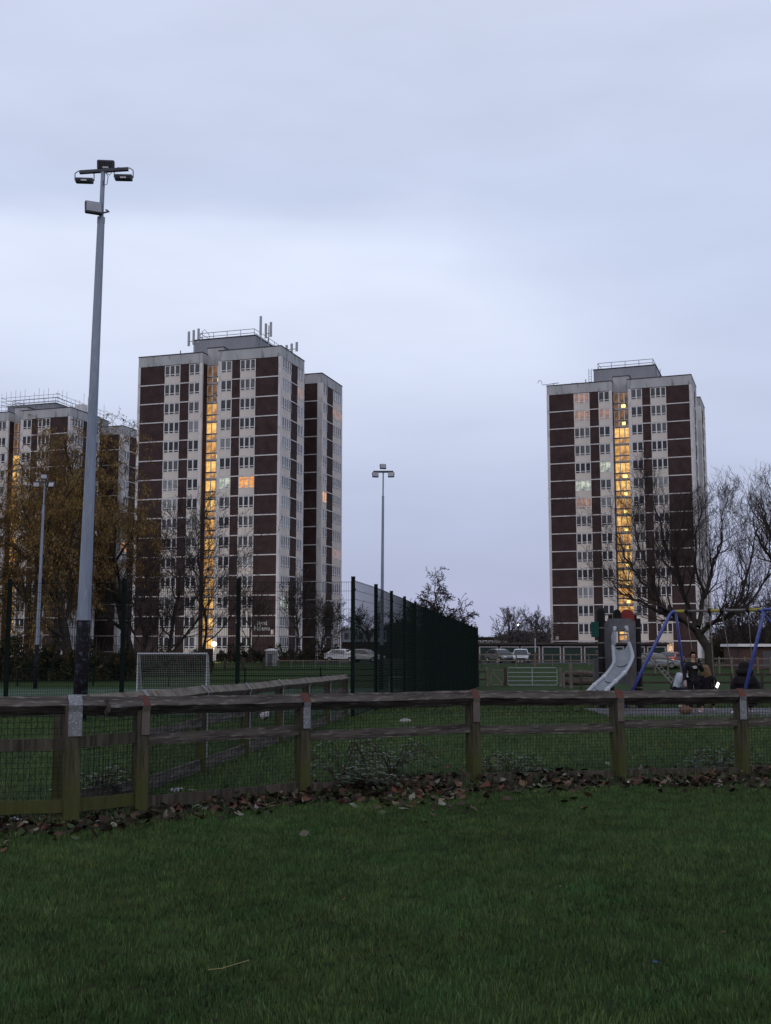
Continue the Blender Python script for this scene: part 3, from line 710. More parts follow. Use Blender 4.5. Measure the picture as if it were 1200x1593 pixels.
# ------------------------------------------------------------------ floodlight columns
M_galv = mat('galvanised_column', (.22, .26, .34), (.17, .205, .275), scale=2.2, rough=.5, metal=.35, stretch=(3, 3, .4), c3=(.25, .29, .37), scale3=9)
M_black = mat('black_anti_climb_paint', (.006, .006, .009), (.010, .010, .014), scale=6, rough=.75, spec=.1, bump=.6, bscale=20, c3=(.045, .05, .07), scale3=9)
M_flood = mat('floodlight_body', (.055, .06, .08), (.075, .08, .1), scale=3, rough=.5)
M_floodglass = mat('floodlight_glass', (.25, .27, .33), (.19, .2, .25), scale=3, rough=.12, spec=.9)
M_tag = mat('pale_tag', (.5, .5, .55), rough=.6)
def floodlight(w, h, d, parent, loc, tilt, yaw, face_cam=False, bracket=True, tag=True):
    t = link('floodlight', None, parent, loc); t.rotation_euler = (tilt, 0, yaw)
    b = MB(); b.box(-w / 2, w / 2, -d / 2, d / 2, -h / 2, h / 2)
    o = b.mesh('floodlight', M_flood); bpy.data.objects.remove(t)
    t = link('floodlight', o, parent, loc); t.rotation_euler = (tilt, 0, yaw); bv = t.modifiers.new('bevel', 'BEVEL'); bv.width = min(.03, h * .2); bv.segments = 2
    b = MB(); s = -1 if face_cam else 1; b.box(-w / 2 + .03, w / 2 - .03, s * d / 2, s * (d / 2 + .012), -h / 2 + .03, h / 2 - .03) if s > 0 else b.box(-w / 2 + .03, w / 2 - .03, -d / 2 - .012, -d / 2, -h / 2 + .03, h / 2 - .03)
    b.build('lamp_glass', M_floodglass, t)
    if not face_cam:
        b = MB()
        for i in range(9): b.box(-w / 2 + .04 + i * (w - .08) / 8 - .006, -w / 2 + .04 + i * (w - .08) / 8 + .006, -d / 2 - .03, -d / 2, -h / 2 + .03, h / 2 - .03)
        b.build('cooling_fins', M_flood, t)
        if tag: b = MB(); b.box(-.06, .07, -d / 2 - .036, -d / 2 - .031, -h / 2 + .03, -h / 2 + .065); b.build('label_plate', M_tag, t)
    if bracket:
        b = MB(); b.tube([(-w / 2 - .015, 0, 0), (-w / 2 - .015, 0, h / 2 + .1), (-w / 2 + .06, 0, h / 2 + .15), (w / 2 - .06, 0, h / 2 + .15), (w / 2 + .015, 0, h / 2 + .1), (w / 2 + .015, 0, 0)], .012, 5); b.build('bracket', M_flood, t)
    return t
def mast(label, base_px, base_D, top_px, top_py, paint_py, r0, big):
    g = gz(base_D); x0 = AT(base_px, base_D, g); T = PV(top_px, top_py, base_D)
    t = thing('floodlight_column', label, 'floodlight', (x0, base_D, g), 0, 'floodlight columns round the pitch')
    top = T - Vector((x0, base_D, g)); H = top.z
    zp = PV(base_px, paint_py, base_D).z - g
    def at(z): return Vector((top.x * z / H, top.y * z / H, z))
    ns = 12 if big else 8
    b = MB(); b.tube([at(-.3), at(zp * .5), at(zp)], [r0 * 1.04, r0 * 1.03, r0 * 1.02], ns, True); b.build('painted_base', M_black, t, smooth=True)
    zs = H - (.088 if big else .115) * H
    b = MB(); b.tube([at(zp - .01), at(zs * .5), at(zs)], [r0, r0 * .78, r0 * .56], 8, True); b.build('column', M_galv, t)
    b = MB(); b.tube([at(zs - .02), at(H)], [r0 * .36, r0 * .34], 8, True); b.tube([at(zs - .12), at(zs + .02)], r0 * .6, 8, True); b.build('spigot', M_galv, t)
    return t, top, at
mt, top, at = mast('tall near floodlight column with a black painted base and four lamps, left of the goal', 123.5, 23.8, 160.5, 268, 965, .145, True)
H = top.z
b = MB(); M = Matrix.Translation(top) @ Matrix.Rotation(R(-4), 4, 'Y')
b.box(-.52, .56, -.04, .04, .0, .075, M); b.build('cross_arm', M_flood, mt, bevel=.01)
s = 23.8 / F
floodlight(.38, .22, .13, mt, (top.x + .03, top.y + .1, top.z + .21), R(12), R(5), bracket=False)
floodlight(.385, .115, .15, mt, (top.x - .42, top.y + .05, top.z - .17), R(8), R(4))
floodlight(.385, .135, .15, mt, (top.x + .445, top.y + .05, top.z - .10), R(8), R(3))
p = at(H - .9); floodlight(.38, .30, .10, mt, (p.x - .12, p.y - .2, p.z), R(-14), R(24), face_cam=True, bracket=False)
b = MB(); b.tube([at(H - .96) + Vector((.04, -.06, 0)), at(H - .94) + Vector((.18, -.05, .02)), at(H - .88) + Vector((.10, 0, .02))], .02, 5); b.build('arm_bracket', M_flood, mt)
b = MB(); b.tube([top + Vector((.05, -.06, 0)), top + Vector((.13, -.06, -.12)), top + Vector((.11, -.06, -.3)), top + Vector((.04, -.06, -.32)), top + Vector((.02, -.06, -.2))], .009, 5)
b.tube([top + Vector((.05, -.06, 0)), top + Vector((.16, -.06, -.09)), top + Vector((.22, -.06, .0))], .009, 5); b.build('cable', M_flood, mt)
for lab, bp, D, tp, ty, py_, hp in (('distant floodlight column with three lamps against open sky, right of centre', 593.5, 66, 596.5, 734, 1004, .12), ('distant floodlight column with three lamps in front of the willows', 54.5, 69, 69.5, 750, 1003, .13)):
    mt, top, at = mast(lab, bp, D, tp, ty, py_, hp, False)
    b = MB(); b.box(-.6, .6, -.06, .06, -.05, .06, Matrix.Translation(top)); b.build('cross_arm', M_flood, mt)
    for dx, dz in ((-.47, -.2), (.47, -.2), (-.02, .30)):
        floodlight(.38, .32, .12, mt, (top.x + dx, top.y - .12, top.z + dz), R(-20), R(12 if dx < .3 else -12), face_cam=True, bracket=False)
# ------------------------------------------------------------------ goals
M_goal = mat('white_goal_frame', (.36, .38, .42), (.30, .32, .35), scale=4, rough=.5)
M_net = mat('goal_net', (.18, .20, .20), rough=.8)
def goal(label, pxl, pxr, D, hgt, depth=1.1, r=.05):
    x0 = AT(pxl, D); x1 = AT(pxr, D); g = gz(D); w = x1 - x0
    t = thing('goal', label, 'goal', (x0, D, g))
    b = MB(); b.tube([(0, 0, 0), (0, 0, hgt), (w, 0, hgt), (w, 0, 0)], r, 8, True); b.build('goal_frame', M_goal, t)
    b = MB()
    for x in (0, w): b.tube([(x, 0, hgt), (x, depth * .4, hgt * .96), (x, depth, .05), (x, 0, .05)], r * .6, 6)
    b.tube([(0, depth, .05), (w, depth, .05)], r * .6, 6); b.build('back_frame', M_goal, t)
    b = MB(); c = .12; tt = .012
    n = int(w / c)
    for i in range(n + 1): x = w * i / n; b.bar((x, depth * .4, hgt * .96), (x, depth, .05), tt); b.bar((x, 0, hgt), (x, depth * .4, hgt * .96), tt)
    m = int(hgt / c)
    for j in range(m + 1):
        q = j / m; y = depth * (.4 + .6 * q); z = hgt * .96 * (1 - q) + .05 * q; b.bar((0, y, z), (w, y, z), tt)
        for x in (0, w): b.bar((x, 0, z), (x, y, z), tt)
    for x in (0, w):
        for i in range(1, 9): y = depth * i / 9; b.bar((x, y, .05), (x, y, hgt * (1 if y < depth * .4 else 1 - (y / depth - .4) / .6)), tt)
    b.build('net', M_net, t)
goal('white framed goal with a sagging net on the pitch, left of the tower entrance', 213, 321, 58, 1.93)
goal('small low white goal seen through the long side of the mesh fence', 606, 641, 57, .75, .6, .03)
# ------------------------------------------------------------------ gates and rail fences beyond the play area
M_gategalv = mat('galvanised_gate', (.26, .32, .34), (.2, .25, .27), scale=5, rough=.5, metal=.3)
M_timber = mat('grey_timber', (.10, .09, .08), (.15, .135, .12), scale=4, rough=.9, stretch=(1, 1, .4))
M_dtimber = mat('dark_timber', (.035, .03, .028), (.06, .05, .045), scale=4, rough=.9)
D = 74; g = gz(D)
xl, xr = AT(790, D), AT(867.5, D)
t = thing('field_gate', 'galvanised five bar metal field gate between timber posts', 'gate', (xl, D, g)); w = xr - xl
b = MB(); b.tube([(.1, 0, 0.08), (0, 0, .18), (0, 0, 1.1), (.1, 0, 1.2), (w - .1, 0, 1.2), (w, 0, 1.1), (w, 0, .18), (w - .1, 0, .08), (.1, 0, .08)], .032, 6); b.build('gate_frame', M_gategalv, t)
for q in (.36, .62, .9): b = MB(); b.tube([(0, 0, q), (w, 0, q)], .025, 6); b.build('rail', M_gategalv, t)
b = MB(); b.box(w * .49, w * .51, -.02, .02, .08, 1.2); b.build('brace', M_gategalv, t)
def tpost(px, D, h, w=.16, m=None, parent=None, label=None, cat='post', group=None, name='gate_post'):
    rr = random.Random(px); b = MB(); b.box(-w / 2, w / 2, -w / 2, w / 2, -.2, h)
    o = b.build(name, m or M_timber, parent, bevel=.012); o.location = (AT(px, D), D, gz(D)); 
    if label: o['label'] = label; o['category'] = cat
    if group: o['group'] = group
    return o
tpost(787, 74, 1.25, .2, M_dtimber, label='dark timber post at the left end of the metal field gate')
tpost(889, 70, 1.5, .18, label='tall timber post standing by the log barrier, right of the metal gate')
tpost(873, 74, 1.2, .16, label='short timber post at the right end of the metal field gate')
x0, x1 = AT(763, 74), AT(785, 74); w = x1 - x0
t = thing('wicket_gate', 'small timber wicket gate with a diagonal brace, left of the metal gate', 'gate', (x0, 74, g))
b = MB()
for A, B in (((0, .1), (w, .1)), ((0, 1.05), (w, 1.05)), ((.04, .1), (.04, 1.05)), ((w - .04, .1), (w - .04, 1.05)), ((.04, 1.0), (w - .04, .15))): b.bar((A[0], 0, A[1]), (B[0], 0, B[1]), .07, .08)
b.build('gate_frame', M_timber, t)
tpost(758, 74, 1.25, .14, M_timber, label='pale timber post to the left of the small wicket gate')
def railfence(label, pts, h, zs, m, w=.1, name='rail_fence', group=None, top=None):
    t = thing(name, label, 'fence', group=group)
    P = [(AT(px, D), D, gz(D)) for px, D in pts]
    pb = MB(); pb.box(-w / 2, w / 2, -w / 2, w / 2, -.2, h); me = pb.mesh('post', m)
    for p in P: link('post', me, t, p)
    for q in zs:
        for a, c in zip(P, P[1:]):
            b = MB(); b.bar((a[0], a[1], a[2] + q), (c[0], c[1], c[2] + q), .05, .11); b.build('rail', m, t)
    return t
railfence('short dark timber rails joining the mesh fence to the wicket gate', [(745, 73.5), (757, 74)], 1.1, (.45, .95), M_dtimber)
railfence('pale post and rail fence in front of the garages', [(747 + i * 28.3, 112) for i in range(8)], 1.15, (.5, 1.08), M_timber, .1)
railfence('grey post and rail fence behind the swings, in front of the trees', [(1000 + i * 20, 96) for i in range(12)], 1.55, (.85, 1.4), M_timber, .13)
railfence('dark low rail fence crossing the grass behind the swings', [(905 + i * 47, 62) for i in range(8)], 1.0, (.45, .88), M_dtimber, .12)
# log barrier
t = thing('log_barrier', 'two old logs stacked as a barrier beside the metal gate', 'log barrier', (AT(876, 71), 71, gz(71)))
M_bark = mat('old_log_bark', (.06, .05, .042), (.11, .095, .08), scale=5, rough=.95, bump=.8, bscale=10)
for z, r, dx in ((.38, .23, 0), (.85, .2, .15)):
    b = MB(); rr = random.Random(int(r * 100)); b.tube([(dx + i * .42, rr.uniform(-.03, .03), z + .04 * i / 6 + rr.uniform(-.03, .03)) for i in range(6)], [r * rr.uniform(.85, 1.1) for i in range(6)], 9, True); b.build('log', M_bark, t, smooth=True)
b = MB(); b.box(-.05, .1, -.3, -.2, -.1, .95); b.box(2.1, 2.22, -.3, -.2, -.1, 1.1); b.build('stake', M_timber, t)
# marker pole by the garages
t = thing('marker_pole', 'thin white and red marker pole in front of the garages', 'pole', (AT(833.5, 110), 110, gz(110)))
b = MB(); b.tube([(0, 0, 1.4), (0, 0, 2.75)], .06, 6, True); b.build('white_section', M_goal, t)
b = MB(); b.tube([(0, 0, -.1), (0, 0, 1.41)], .07, 6, True); b.build('red_section', mat('faded_red_paint', (.22, .07, .06), (.16, .06, .05), rough=.7), t)
# ------------------------------------------------------------------ garages and low buildings
M_felt = mat('felt_roof', (.045, .042, .042), (.06, .055, .055), scale=2, rough=.95)
M_gdoor = mat('green_garage_door', (.018, .032, .030), (.025, .04, .036), scale=2, rough=.6)
M_gframe = mat('white_door_frame', (.36, .38, .42), (.3, .32, .35), scale=3, rough=.6)
D = 131; g = gz(D); xa = AT(744, D); n = 9; w = 2.43
t = thing('garage_block', 'long low row of garages with white framed dark green doors', 'garages', (xa, D, g))
b = MB(); b.box(0, n * w, 0, 5.5, 0, 2.05); b.build('wall', M_brick2, t)
b = MB(); b.box(-.2, n * w + .2, -.35, 5.8, 2.05, 2.28); b.build('roof', M_felt, t)
gf = MB(); gf.box(.14, .26, -.05, 0, 0, 1.85); gf.box(w - .26, w - .14, -.05, 0, 0, 1.85); gf.box(.26, w - .26, -.05, 0, 1.72, 1.85); gfm = gf.mesh('frame', M_gframe)
gd = MB(); gd.box(.26, w - .26, -.02, .01, 0, 1.72); 
for i in range(8): gd.box(.3 + i * .23, .34 + i * .23, -.032, -.02, .05, 1.65)
gdm = gd.mesh('garage_door', M_gdoor)
for i in range(n): o = link('garage_door', gdm, t, (i * w, 0, 0)); link('frame', gfm, o)
def lowblock(label, pxl, pxr, D, h, dep, wallm, roofm, fascia=None, wins=0, cat='building', door=None):
    g = gz(D); x0 = AT(pxl, D); w = AT(pxr, D) - x0
    t = thing('low_building', label, cat, (x0, D, g))
    b = MB(); b.box(0, w, 0, dep, 0, h); b.build('wall', wallm, t)
    b = MB(); b.box(-.25, w + .25, -.3, dep + .3, h, h + .25); b.build('roof', fascia or roofm, t)
    b = MB(); b.box(-.2, w + .2, -.25, dep + .25, h + .25, h + .3); b.build('roof_felt', roofm, t)
    for i in range(wins):
        c = w * (i + .5) / wins; ww = w / wins * .6
        b = MB(); b.box(c - ww / 2, c + ww / 2, -.03, .01, h * .45, h * .85); o = b.build('window', G_curt, t)
        b = MB(); b.box(c - ww / 2 - .1, c - ww / 2, -.06, 0, h * .45 - .1, h * .85 + .1); b.box(c + ww / 2, c + ww / 2 + .1, -.06, 0, h * .45 - .1, h * .85 + .1); b.box(c - ww / 2, c + ww / 2, -.06, 0, h * .85, h * .85 + .1); b.build('frame', M_frame, o)
    if door:
        b = MB(); b.box(w * door, w * door + 1.1, -.04, .01, .1, 1.7); b.build('door', M_coping, t)
    return t
lowblock('low brick outbuilding with a white fascia at the right edge, beyond the swings', 1153, 1230, 105, 2.1, 5, M_brick2, M_felt, M_frame, 0, door=.45)
lowblock('low flat roofed school building far beyond the garages', 741, 778, 240, 3.6, 12, M_brick, M_felt, None, 4)
lowblock('small flat roofed block beside the far school building', 777, 790, 225, 3.2, 8, M_spandrel, M_felt, None, 2)
M_palewall = mat('pale_panelled_wall', (.34, .39, .46), (.28, .33, .4), scale=.6, rough=.5)
t = thing('long_pale_building', 'long building with a pale glazed upper storey, seen through the mesh fence', 'building', (AT(533, 185), 185, -.25))
w = AT(602, 185) - AT(533, 185)
b = MB(); b.box(0, w + 3, 0, 10, 0, 2.6); b.build('wall', M_brick, t)
b = MB(); b.box(0, w, -.3, 10, 2.6, 4.5); b.build('upper_storey', M_palewall, t)
for i in range(6): b = MB(); b.box(.3 + i * w / 6, (i + 1) * w / 6 - .2, -.34, -.29, 3.0, 4.1); b.build('window', G_curt, t)
# utility cabinet and bollards by the left tower
M_cab = mat('grey_cabinet', (.20, .21, .23), (.15, .16, .18), scale=4, rough=.6)
p = (AT(422, 112), 112, gz(112) - .1)
t = thing('brick_kiosk', 'pale grey kiosk with a rounded cap, behind the pitch fence', 'kiosk', p)
b = MB(); b.box(-.55, .55, -.4, .4, 0, 1.55); b.build('body', M_cab, t, bevel=.03)
b = MB(); b.box(-.6, .6, -.45, .45, 1.55, 1.66); b.sphere((0, 0, 1.62), .55, 12, 6, (1, .8, .3)); b.build('cap', M_conc, t)
b = MB(); b.box(-.3, .15, -.43, -.4, .1, 1.25); b.build('door', M_coping, t)
for px, w_ in ((350, .2), (378, .24), (411, .24)):
    tpost(px, 104, 1.15, w_, M_dtimber, label={350: 'dark timber bollard nearest the goal, behind the pitch', 378: 'middle one of three dark timber bollards behind the pitch', 411: 'dark timber bollard beside the pale grey kiosk'}[px], cat='bollard', group='bollards behind the pitch', name='bollard')
railfence('low pale knee rail beyond the pitch, right of the kiosk', [(434 + i * 19, 108) for i in range(7)], .75, (.66,), M_timber, .09)
# ------------------------------------------------------------------ cars
M_tyre = mat('tyre_rubber', (.015, .015, .016), rough=.9); M_rim = mat('alloy_rim', (.3, .3, .32), rough=.35, metal=.7)
M_cglass = mat('car_glass', (.02, .025, .03), rough=.06, spec=1.0)
M_head = mat('headlight_glass', (.6, .62, .66), rough=.1, spec=.9); M_tail = emat('tail_light', (1, .06, .03), (1, .1, .03), 2.5)
def car(label, px, D, yaw, paint, lit=None):
    t = thing('parked_car', label, 'car', (AT(px, D), D, gz(D) + .02), yaw, 'cars parked beyond the grass')
    # profile along y (front at -y)
    prof = [(-2.1, .35), (-2.12, .62), (-1.95, .74), (-1.1, .92), (-.45, 1.38), (.2, 1.47), (1.1, 1.43), (1.75, 1.05), (2.05, .95), (2.08, .4)]
    b = MB(); L = len(prof)
    def hw(y, z): return (.86 if z < 1.0 else .86 - (z - 1.0) * .42) * (1 - max(0, abs(y) - 1.6) * .14)
    for sgn in (-1, 1):
        for y, z in prof: b.v.append((sgn * hw(y, z), y, z))
    for i in range(L - 1): b.f.append((i, i + 1, L + i + 1, L + i)); b.mi.append(0)
    for o_, rev in ((0, True), (L, False)):
        f = [o_ + i for i in range(L)] ; b.f.append(tuple(reversed(f)) if rev else tuple(f)); b.mi.append(0)
    b.f.append((0, L, 2 * L - 1, L - 1)); b.mi.append(0)
    b.build('body', paint, t, bevel=.06)
    b = MB()
    b.quad((-.72, -1.06, .955), (.72, -1.06, .955), (.60, -.5, 1.365), (-.60, -.5, 1.365)); b.quad((.6, 1.16, 1.405), (.7, 1.7, 1.10), (-.7, 1.7, 1.10), (-.6, 1.16, 1.405))
    for s_ in (-1, 1): b.quad((s_ * .875, -.9, .98), (s_ * .875, 1.4, 1.0), (s_ * .72, 1.05, 1.37), (s_ * .74, -.38, 1.34))
    for i in range(len(b.v)): v = b.v[i]; b.v[i] = (v[0], v[1] - (.03 if v[1] < -.3 and abs(v[0]) < .75 else -.02 if abs(v[0]) < .75 else 0), v[2] + .02)
    b.build('windows', M_cglass, t)
    for sx_ in (-1, 1):
        for y in (-1.3, 1.3):
            b = MB(); b.tube([(sx_ * .70, y, .31), (sx_ * .88, y, .31)], .31, 14, True); o = b.build('wheel', M_tyre, t)
            b = MB(); b.tube([(sx_ * .86, y, .31), (sx_ * .89, y, .31)], .19, 10, True); b.build('rim', M_rim, o)
        b = MB(); b.box(sx_ * .62 - .17, sx_ * .62 + .17, -2.12, -1.96, .60, .73); b.build('headlight', M_head, t, bevel=.02)
        b = MB(); b.box(sx_ * .68 - .1, sx_ * .68 + .1, 2.0, 2.1, .7, .93); b.build('tail_light', M_tail if lit == 'tail' else M_strapred, t)
        b = MB(); b.box(sx_ * .95 - .08, sx_ * .95 + .08, -.72, -.6, .95, 1.08); b.build('wing_mirror', paint, t)
    b = MB(); b.box(-.5, .5, -2.135, -2.08, .38, .52); b.build('grille', M_cglass, t)
P_grey = mat('grey_car_paint', (.10, .105, .12), rough=.25, spec=.7, metal=.3); P_silver = mat('silver_car_paint', (.36, .38, .43), rough=.25, spec=.7, metal=.3)
P_white = mat('white_car_paint', (.55, .56, .6), rough=.25, spec=.7); P_blue = mat('pale_blue_car_paint', (.15, .18, .22), rough=.3, spec=.6); P_redc = mat('red_car_paint', (.3, .1, .09), rough=.3, spec=.6)
car('dark grey hatchback parked nose out, left of the silver one by the garages', 779, 121, R(24), P_grey)
car('silver hatchback parked nose out in front of the garages', 811, 121, R(-8), P_silver)
car('white car parked just left of the corner post of the mesh fence', 535, 125, R(62), P_white)
car('white car seen through the first bay of the dark mesh fence', 567, 122, R(70), P_white)
car('pale blue grey estate car behind the swing frame', 1022, 106, R(80), P_blue)
car('red car with its tail light on, behind the swings', 1046, 108, R(150), P_redc, 'tail')
# ------------------------------------------------------------------ trees
M_barkt = mat('bare_tree_bark', (.028, .024, .023), (.045, .038, .035), scale=3, rough=.95, bump=.6, bscale=8, spec=.1)
M_twig = mat('bare_twig', (.032, .026, .026), (.05, .04, .038), scale=1, rough=.95, spec=.1)
M_twigfar = mat('hazed_bare_twig', (.07, .062, .066), (.095, .085, .088), scale=1, rough=.95, spec=.05)  # paler copy of the twigs, distance haze put into the colour
M_willow = mat('willow_foliage', (.27, .17, .055), (.15, .10, .042), scale=.28, rough=.9, c3=(.26, .19, .06), scale3=.9, spec=.1, lo=.4, hi=.6)
M_willowtw = mat('willow_twig', (.11, .072, .038), (.06, .044, .028), scale=.5, rough=.9, spec=.1)
M_hedge = mat('hedge_leaf', (.014, .018, .009), (.030, .028, .014), scale=1.2, rough=.85, c3=(.11, .08, .03), scale3=1.4, spec=.1)
M_far = mat('hazed_wood_twigs', (.06, .058, .066), (.085, .08, .09), scale=.05, rough=1, spec=0)  # horizon trees have their haze mixed into the base colour
def branch_dir(d, ang, az, rr):
    d = d.normalized(); x = d.cross(Vector((0, 0, 1)))
    if x.length < .05: x = Vector((1, 0, 0))
    x.normalize(); y = d.cross(x)
    return (d * math.cos(ang) + (x * math.cos(az) + y * math.sin(az)) * math.sin(ang)).normalized()
def tree(label, px, D, h, r0, seed, levels=4, name='bare_tree', trunk_frac=.25, kids=(5, 5, 5, 4), ang=(38, 38, 40, 40), ratio=(.62, .6, .58, .5), up=(.25, .2, .15, .1), lean=(0, 0), droop=0.0, wob=.14,
         rmin=.010, cat='tree', group=None, forks=3, leaf=None, leafm=None, twm=None, squash=1.0, limbs=None, z0=None, taper=.62):
    rr = random.Random(seed); z = gz(D) if z0 is None else z0
    t = thing(name, label, cat, (AT(px, D, z), D, z), 0, group)
    trunk = MB(); crown = MB(); leaves = MB()
    def grow(p, d, L, r, lv):
        n = max(3, min(7, int(L / (h * .03)) + 2)); pts = [p.copy()]; rad = [r]; dirs = [d.copy()]
        for i in range(n):
            u = up[min(lv, len(up) - 1)] * (1 if lv <= levels - 1 else 0) - droop * max(0, lv - 1) * .5
            d = (d + Vector((rr.gauss(0, wob), rr.gauss(0, wob), rr.gauss(0, wob * .8) + u * .35))).normalized()
            if p.z < h * .1 and lv > 0: d.z = abs(d.z)
            p = p + d * (L / n); pts.append(p.copy()); dirs.append(d.copy()); rad.append(max(rmin, r * (1 - (1 - taper if lv == 0 else .78) * (i + 1) / n)))
        mb = trunk if lv <= 1 else crown
        mb.tube(pts, rad, 9 if lv == 0 else (6 if lv == 1 else 3))
        if leaf and lv >= levels - 1:
            for k in range(leaf[0]):
                q = rr.random() * (len(pts) - 1); i = int(q); c = pts[i].lerp(pts[min(i + 1, len(pts) - 1)], q - i) + Vector((rr.gauss(0, .08), rr.gauss(0, .08), rr.gauss(0, .08)))
                s = leaf[1] * rr.uniform(.5, 1.4); a = Vector((rr.gauss(0, .5), rr.gauss(0, .5), -1 if droop else rr.gauss(0, 1))).normalized() * s; w = Vector((rr.gauss(0, 1), rr.gauss(0, 1), rr.gauss(0, .3))).normalized() * s * leaf[2]
                leaves.tri(c - w, c + w, c + a)
        if lv >= levels: return
        nk = kids[min(lv, len(kids) - 1)]; tr = trunk_frac if lv == 0 else .18
        for k in range(nk):
            q = tr + (1 - tr) * (k + rr.random() * .8) / nk if lv else trunk_frac + (1 - trunk_frac) * (k / max(1, nk - 1)) ** .9
            fi = min(q, .999) * (len(pts) - 1); i = int(fi); c = pts[i].lerp(pts[i + 1], fi - i); dd = dirs[i + 1]
            an = R(ang[min(lv, len(ang) - 1)] * rr.uniform(.65, 1.3)); az = (k * 2.4 + rr.uniform(-.6, .6)) if lv < 2 else rr.uniform(0, 6.28)
            nd = branch_dir(dd, an, az, rr); nd.y *= squash; nd.normalize()
            grow(c, nd, L * ratio[min(lv, len(ratio) - 1)] * rr.uniform(.75, 1.2) * (1.0 if lv else h / L * .62 * (1.15 - .5 * q)), max(rmin, rad[i] * (.62 if lv else .55)), lv + 1)
    d0 = Vector((lean[0], lean[1], 1)).normalized()
    if limbs:
        pts = [Vector(q) for q in limbs[0]]; trunk.tube(pts, [r0, r0 * .9, r0 * .85][:len(pts)] + [r0 * .8] * (len(pts) - 3), 10)
        for lb_ in limbs[1:]:
            P = [Vector(q) for q in lb_[1:]]; r = lb_[0]; fine = []; 
            for i in range(len(P) - 1):
                for s_ in range(4): fine.append(P[i].lerp(P[i + 1], s_ / 4) + Vector((rr.gauss(0, .05), rr.gauss(0, .05), rr.gauss(0, .04))))
            fine.append(P[-1]); fine[0] = P[0]; n = len(fine); r *= .64; rad = [max(rmin, r * (1 - .85 * i / (n - 1))) for i in range(n)]
            trunk.tube(fine, rad, 7); tot = sum((fine[i + 1] - fine[i]).length for i in range(n - 1))
            for k in range(int(tot * kids[0])):
                q = .12 + .88 * rr.random(); fi = min(q, .999) * (n - 1); i = int(fi); c = fine[i].lerp(fine[i + 1], fi - i); dd = (fine[i + 1] - fine[i]).normalized()
                nd = branch_dir(dd, R(ang[1] * rr.uniform(.6, 1.3)), rr.uniform(0, 6.28), rr)
                grow(c, nd, tot * .38 * rr.uniform(.5, 1.15) * (1.2 - .5 * q), max(rmin, rad[i] * .5), 2)
    else: grow(Vector((0, 0, -.2)), d0, h * .62, r0, 0)
    trunk.build('trunk', M_barkt, t, smooth=True)
    crown.build('crown', twm or M_twig, t)
    if leaves.f: leaves.build('foliage', leafm, t)
    return t
# big bare tree behind the swings: main limbs follow the photograph's fork, built at real depth
Dt = 60; bx = AT(1107, Dt); zt = gz(Dt)
def L3(px, py, dd=0, k=.84): py = py if py > 900 else 900 + (py - 900) * k; v = PV(px, py, Dt + dd); return (v.x - bx, v.y - Dt, v.z - zt)
tree('large bare tree with a leaning forked trunk and wide spreading limbs, behind the swings', 1107, Dt, 10, .27, 5, levels=5, kids=(2.6, 4, 4, 4), ang=(40, 38, 36, 34), ratio=(.6, .62, .62, .6), up=(.5, .8, .6, .4), rmin=.0054, wob=.16,
     limbs=[[(0, 0, -.3), L3(1103, 1010), L3(1091, 992), L3(1084, 980)],
            (.26, L3(1086, 984), L3(1075, 950, .4), L3(1058, 905, .8), L3(1040, 850, 1.2), L3(1025, 790, 1.0), L3(1015, 752, .8)),
            (.24, L3(1084, 982), L3(1062, 965, -.5), L3(1030, 945, -1.2), L3(1000, 905, -1.5), L3(975, 860, -1.8), L3(958, 815, -2)),
            (.20, L3(1068, 968), L3(1040, 962, .5), L3(1005, 940, 1.2), L3(968, 922, 1.6), L3(940, 890, 2)),
            (.22, L3(1087, 975), L3(1098, 930, .8), L3(1110, 880, 1.4), L3(1120, 830, 1.7), L3(1127, 768, 1.9)),
            (.22, L3(1090, 985), L3(1108, 970, -.8), L3(1140, 955, -1.4), L3(1160, 905, -1.8), L3(1172, 850, -1.9), L3(1178, 800, -1.7)),
            (.17, L3(1125, 962), L3(1160, 945, .6), L3(1195, 900, 1.2), L3(1215, 850, 1.5)),
            (.16, L3(1060, 910), L3(1048, 860, -.8), L3(1060, 800, -1.4), L3(1070, 760, -1.6)),
            (.14, L3(1030, 945), L3(1010, 880, .4), L3(990, 830, .8), L3(985, 775, 1)),
            (.13, L3(1098, 930), L3(1080, 870, -1), L3(1085, 810, -1.5), L3(1092, 772, -1.7))])
Dt = 50; bx = AT(1290, Dt); zt = gz(Dt)
tree('bare tree reaching in from the right edge with upswept branches', 1290, Dt, 11, .26, 15, levels=5, kids=(2.2, 4, 4, 3), ang=(35, 30, 34, 34), ratio=(.6, .62, .62, .6), up=(.5, .6, .5, .25), rmin=.0055, wob=.13,
     limbs=[[(0, 0, -.3), L3(1288, 980), L3(1270, 930), L3(1255, 900)],
            (.2, L3(1262, 915), L3(1225, 870, .4), L3(1200, 820, .8), L3(1190, 785, 1), L3(1184, 755, 1)),
            (.17, L3(1255, 900), L3(1215, 880, -.5), L3(1190, 850, -1), L3(1176, 815, -1.2), L3(1172, 785, -1.2)),
            (.2, L3(1258, 905), L3(1240, 820, 0), L3(1218, 780, .4), L3(1210, 745, .5))])
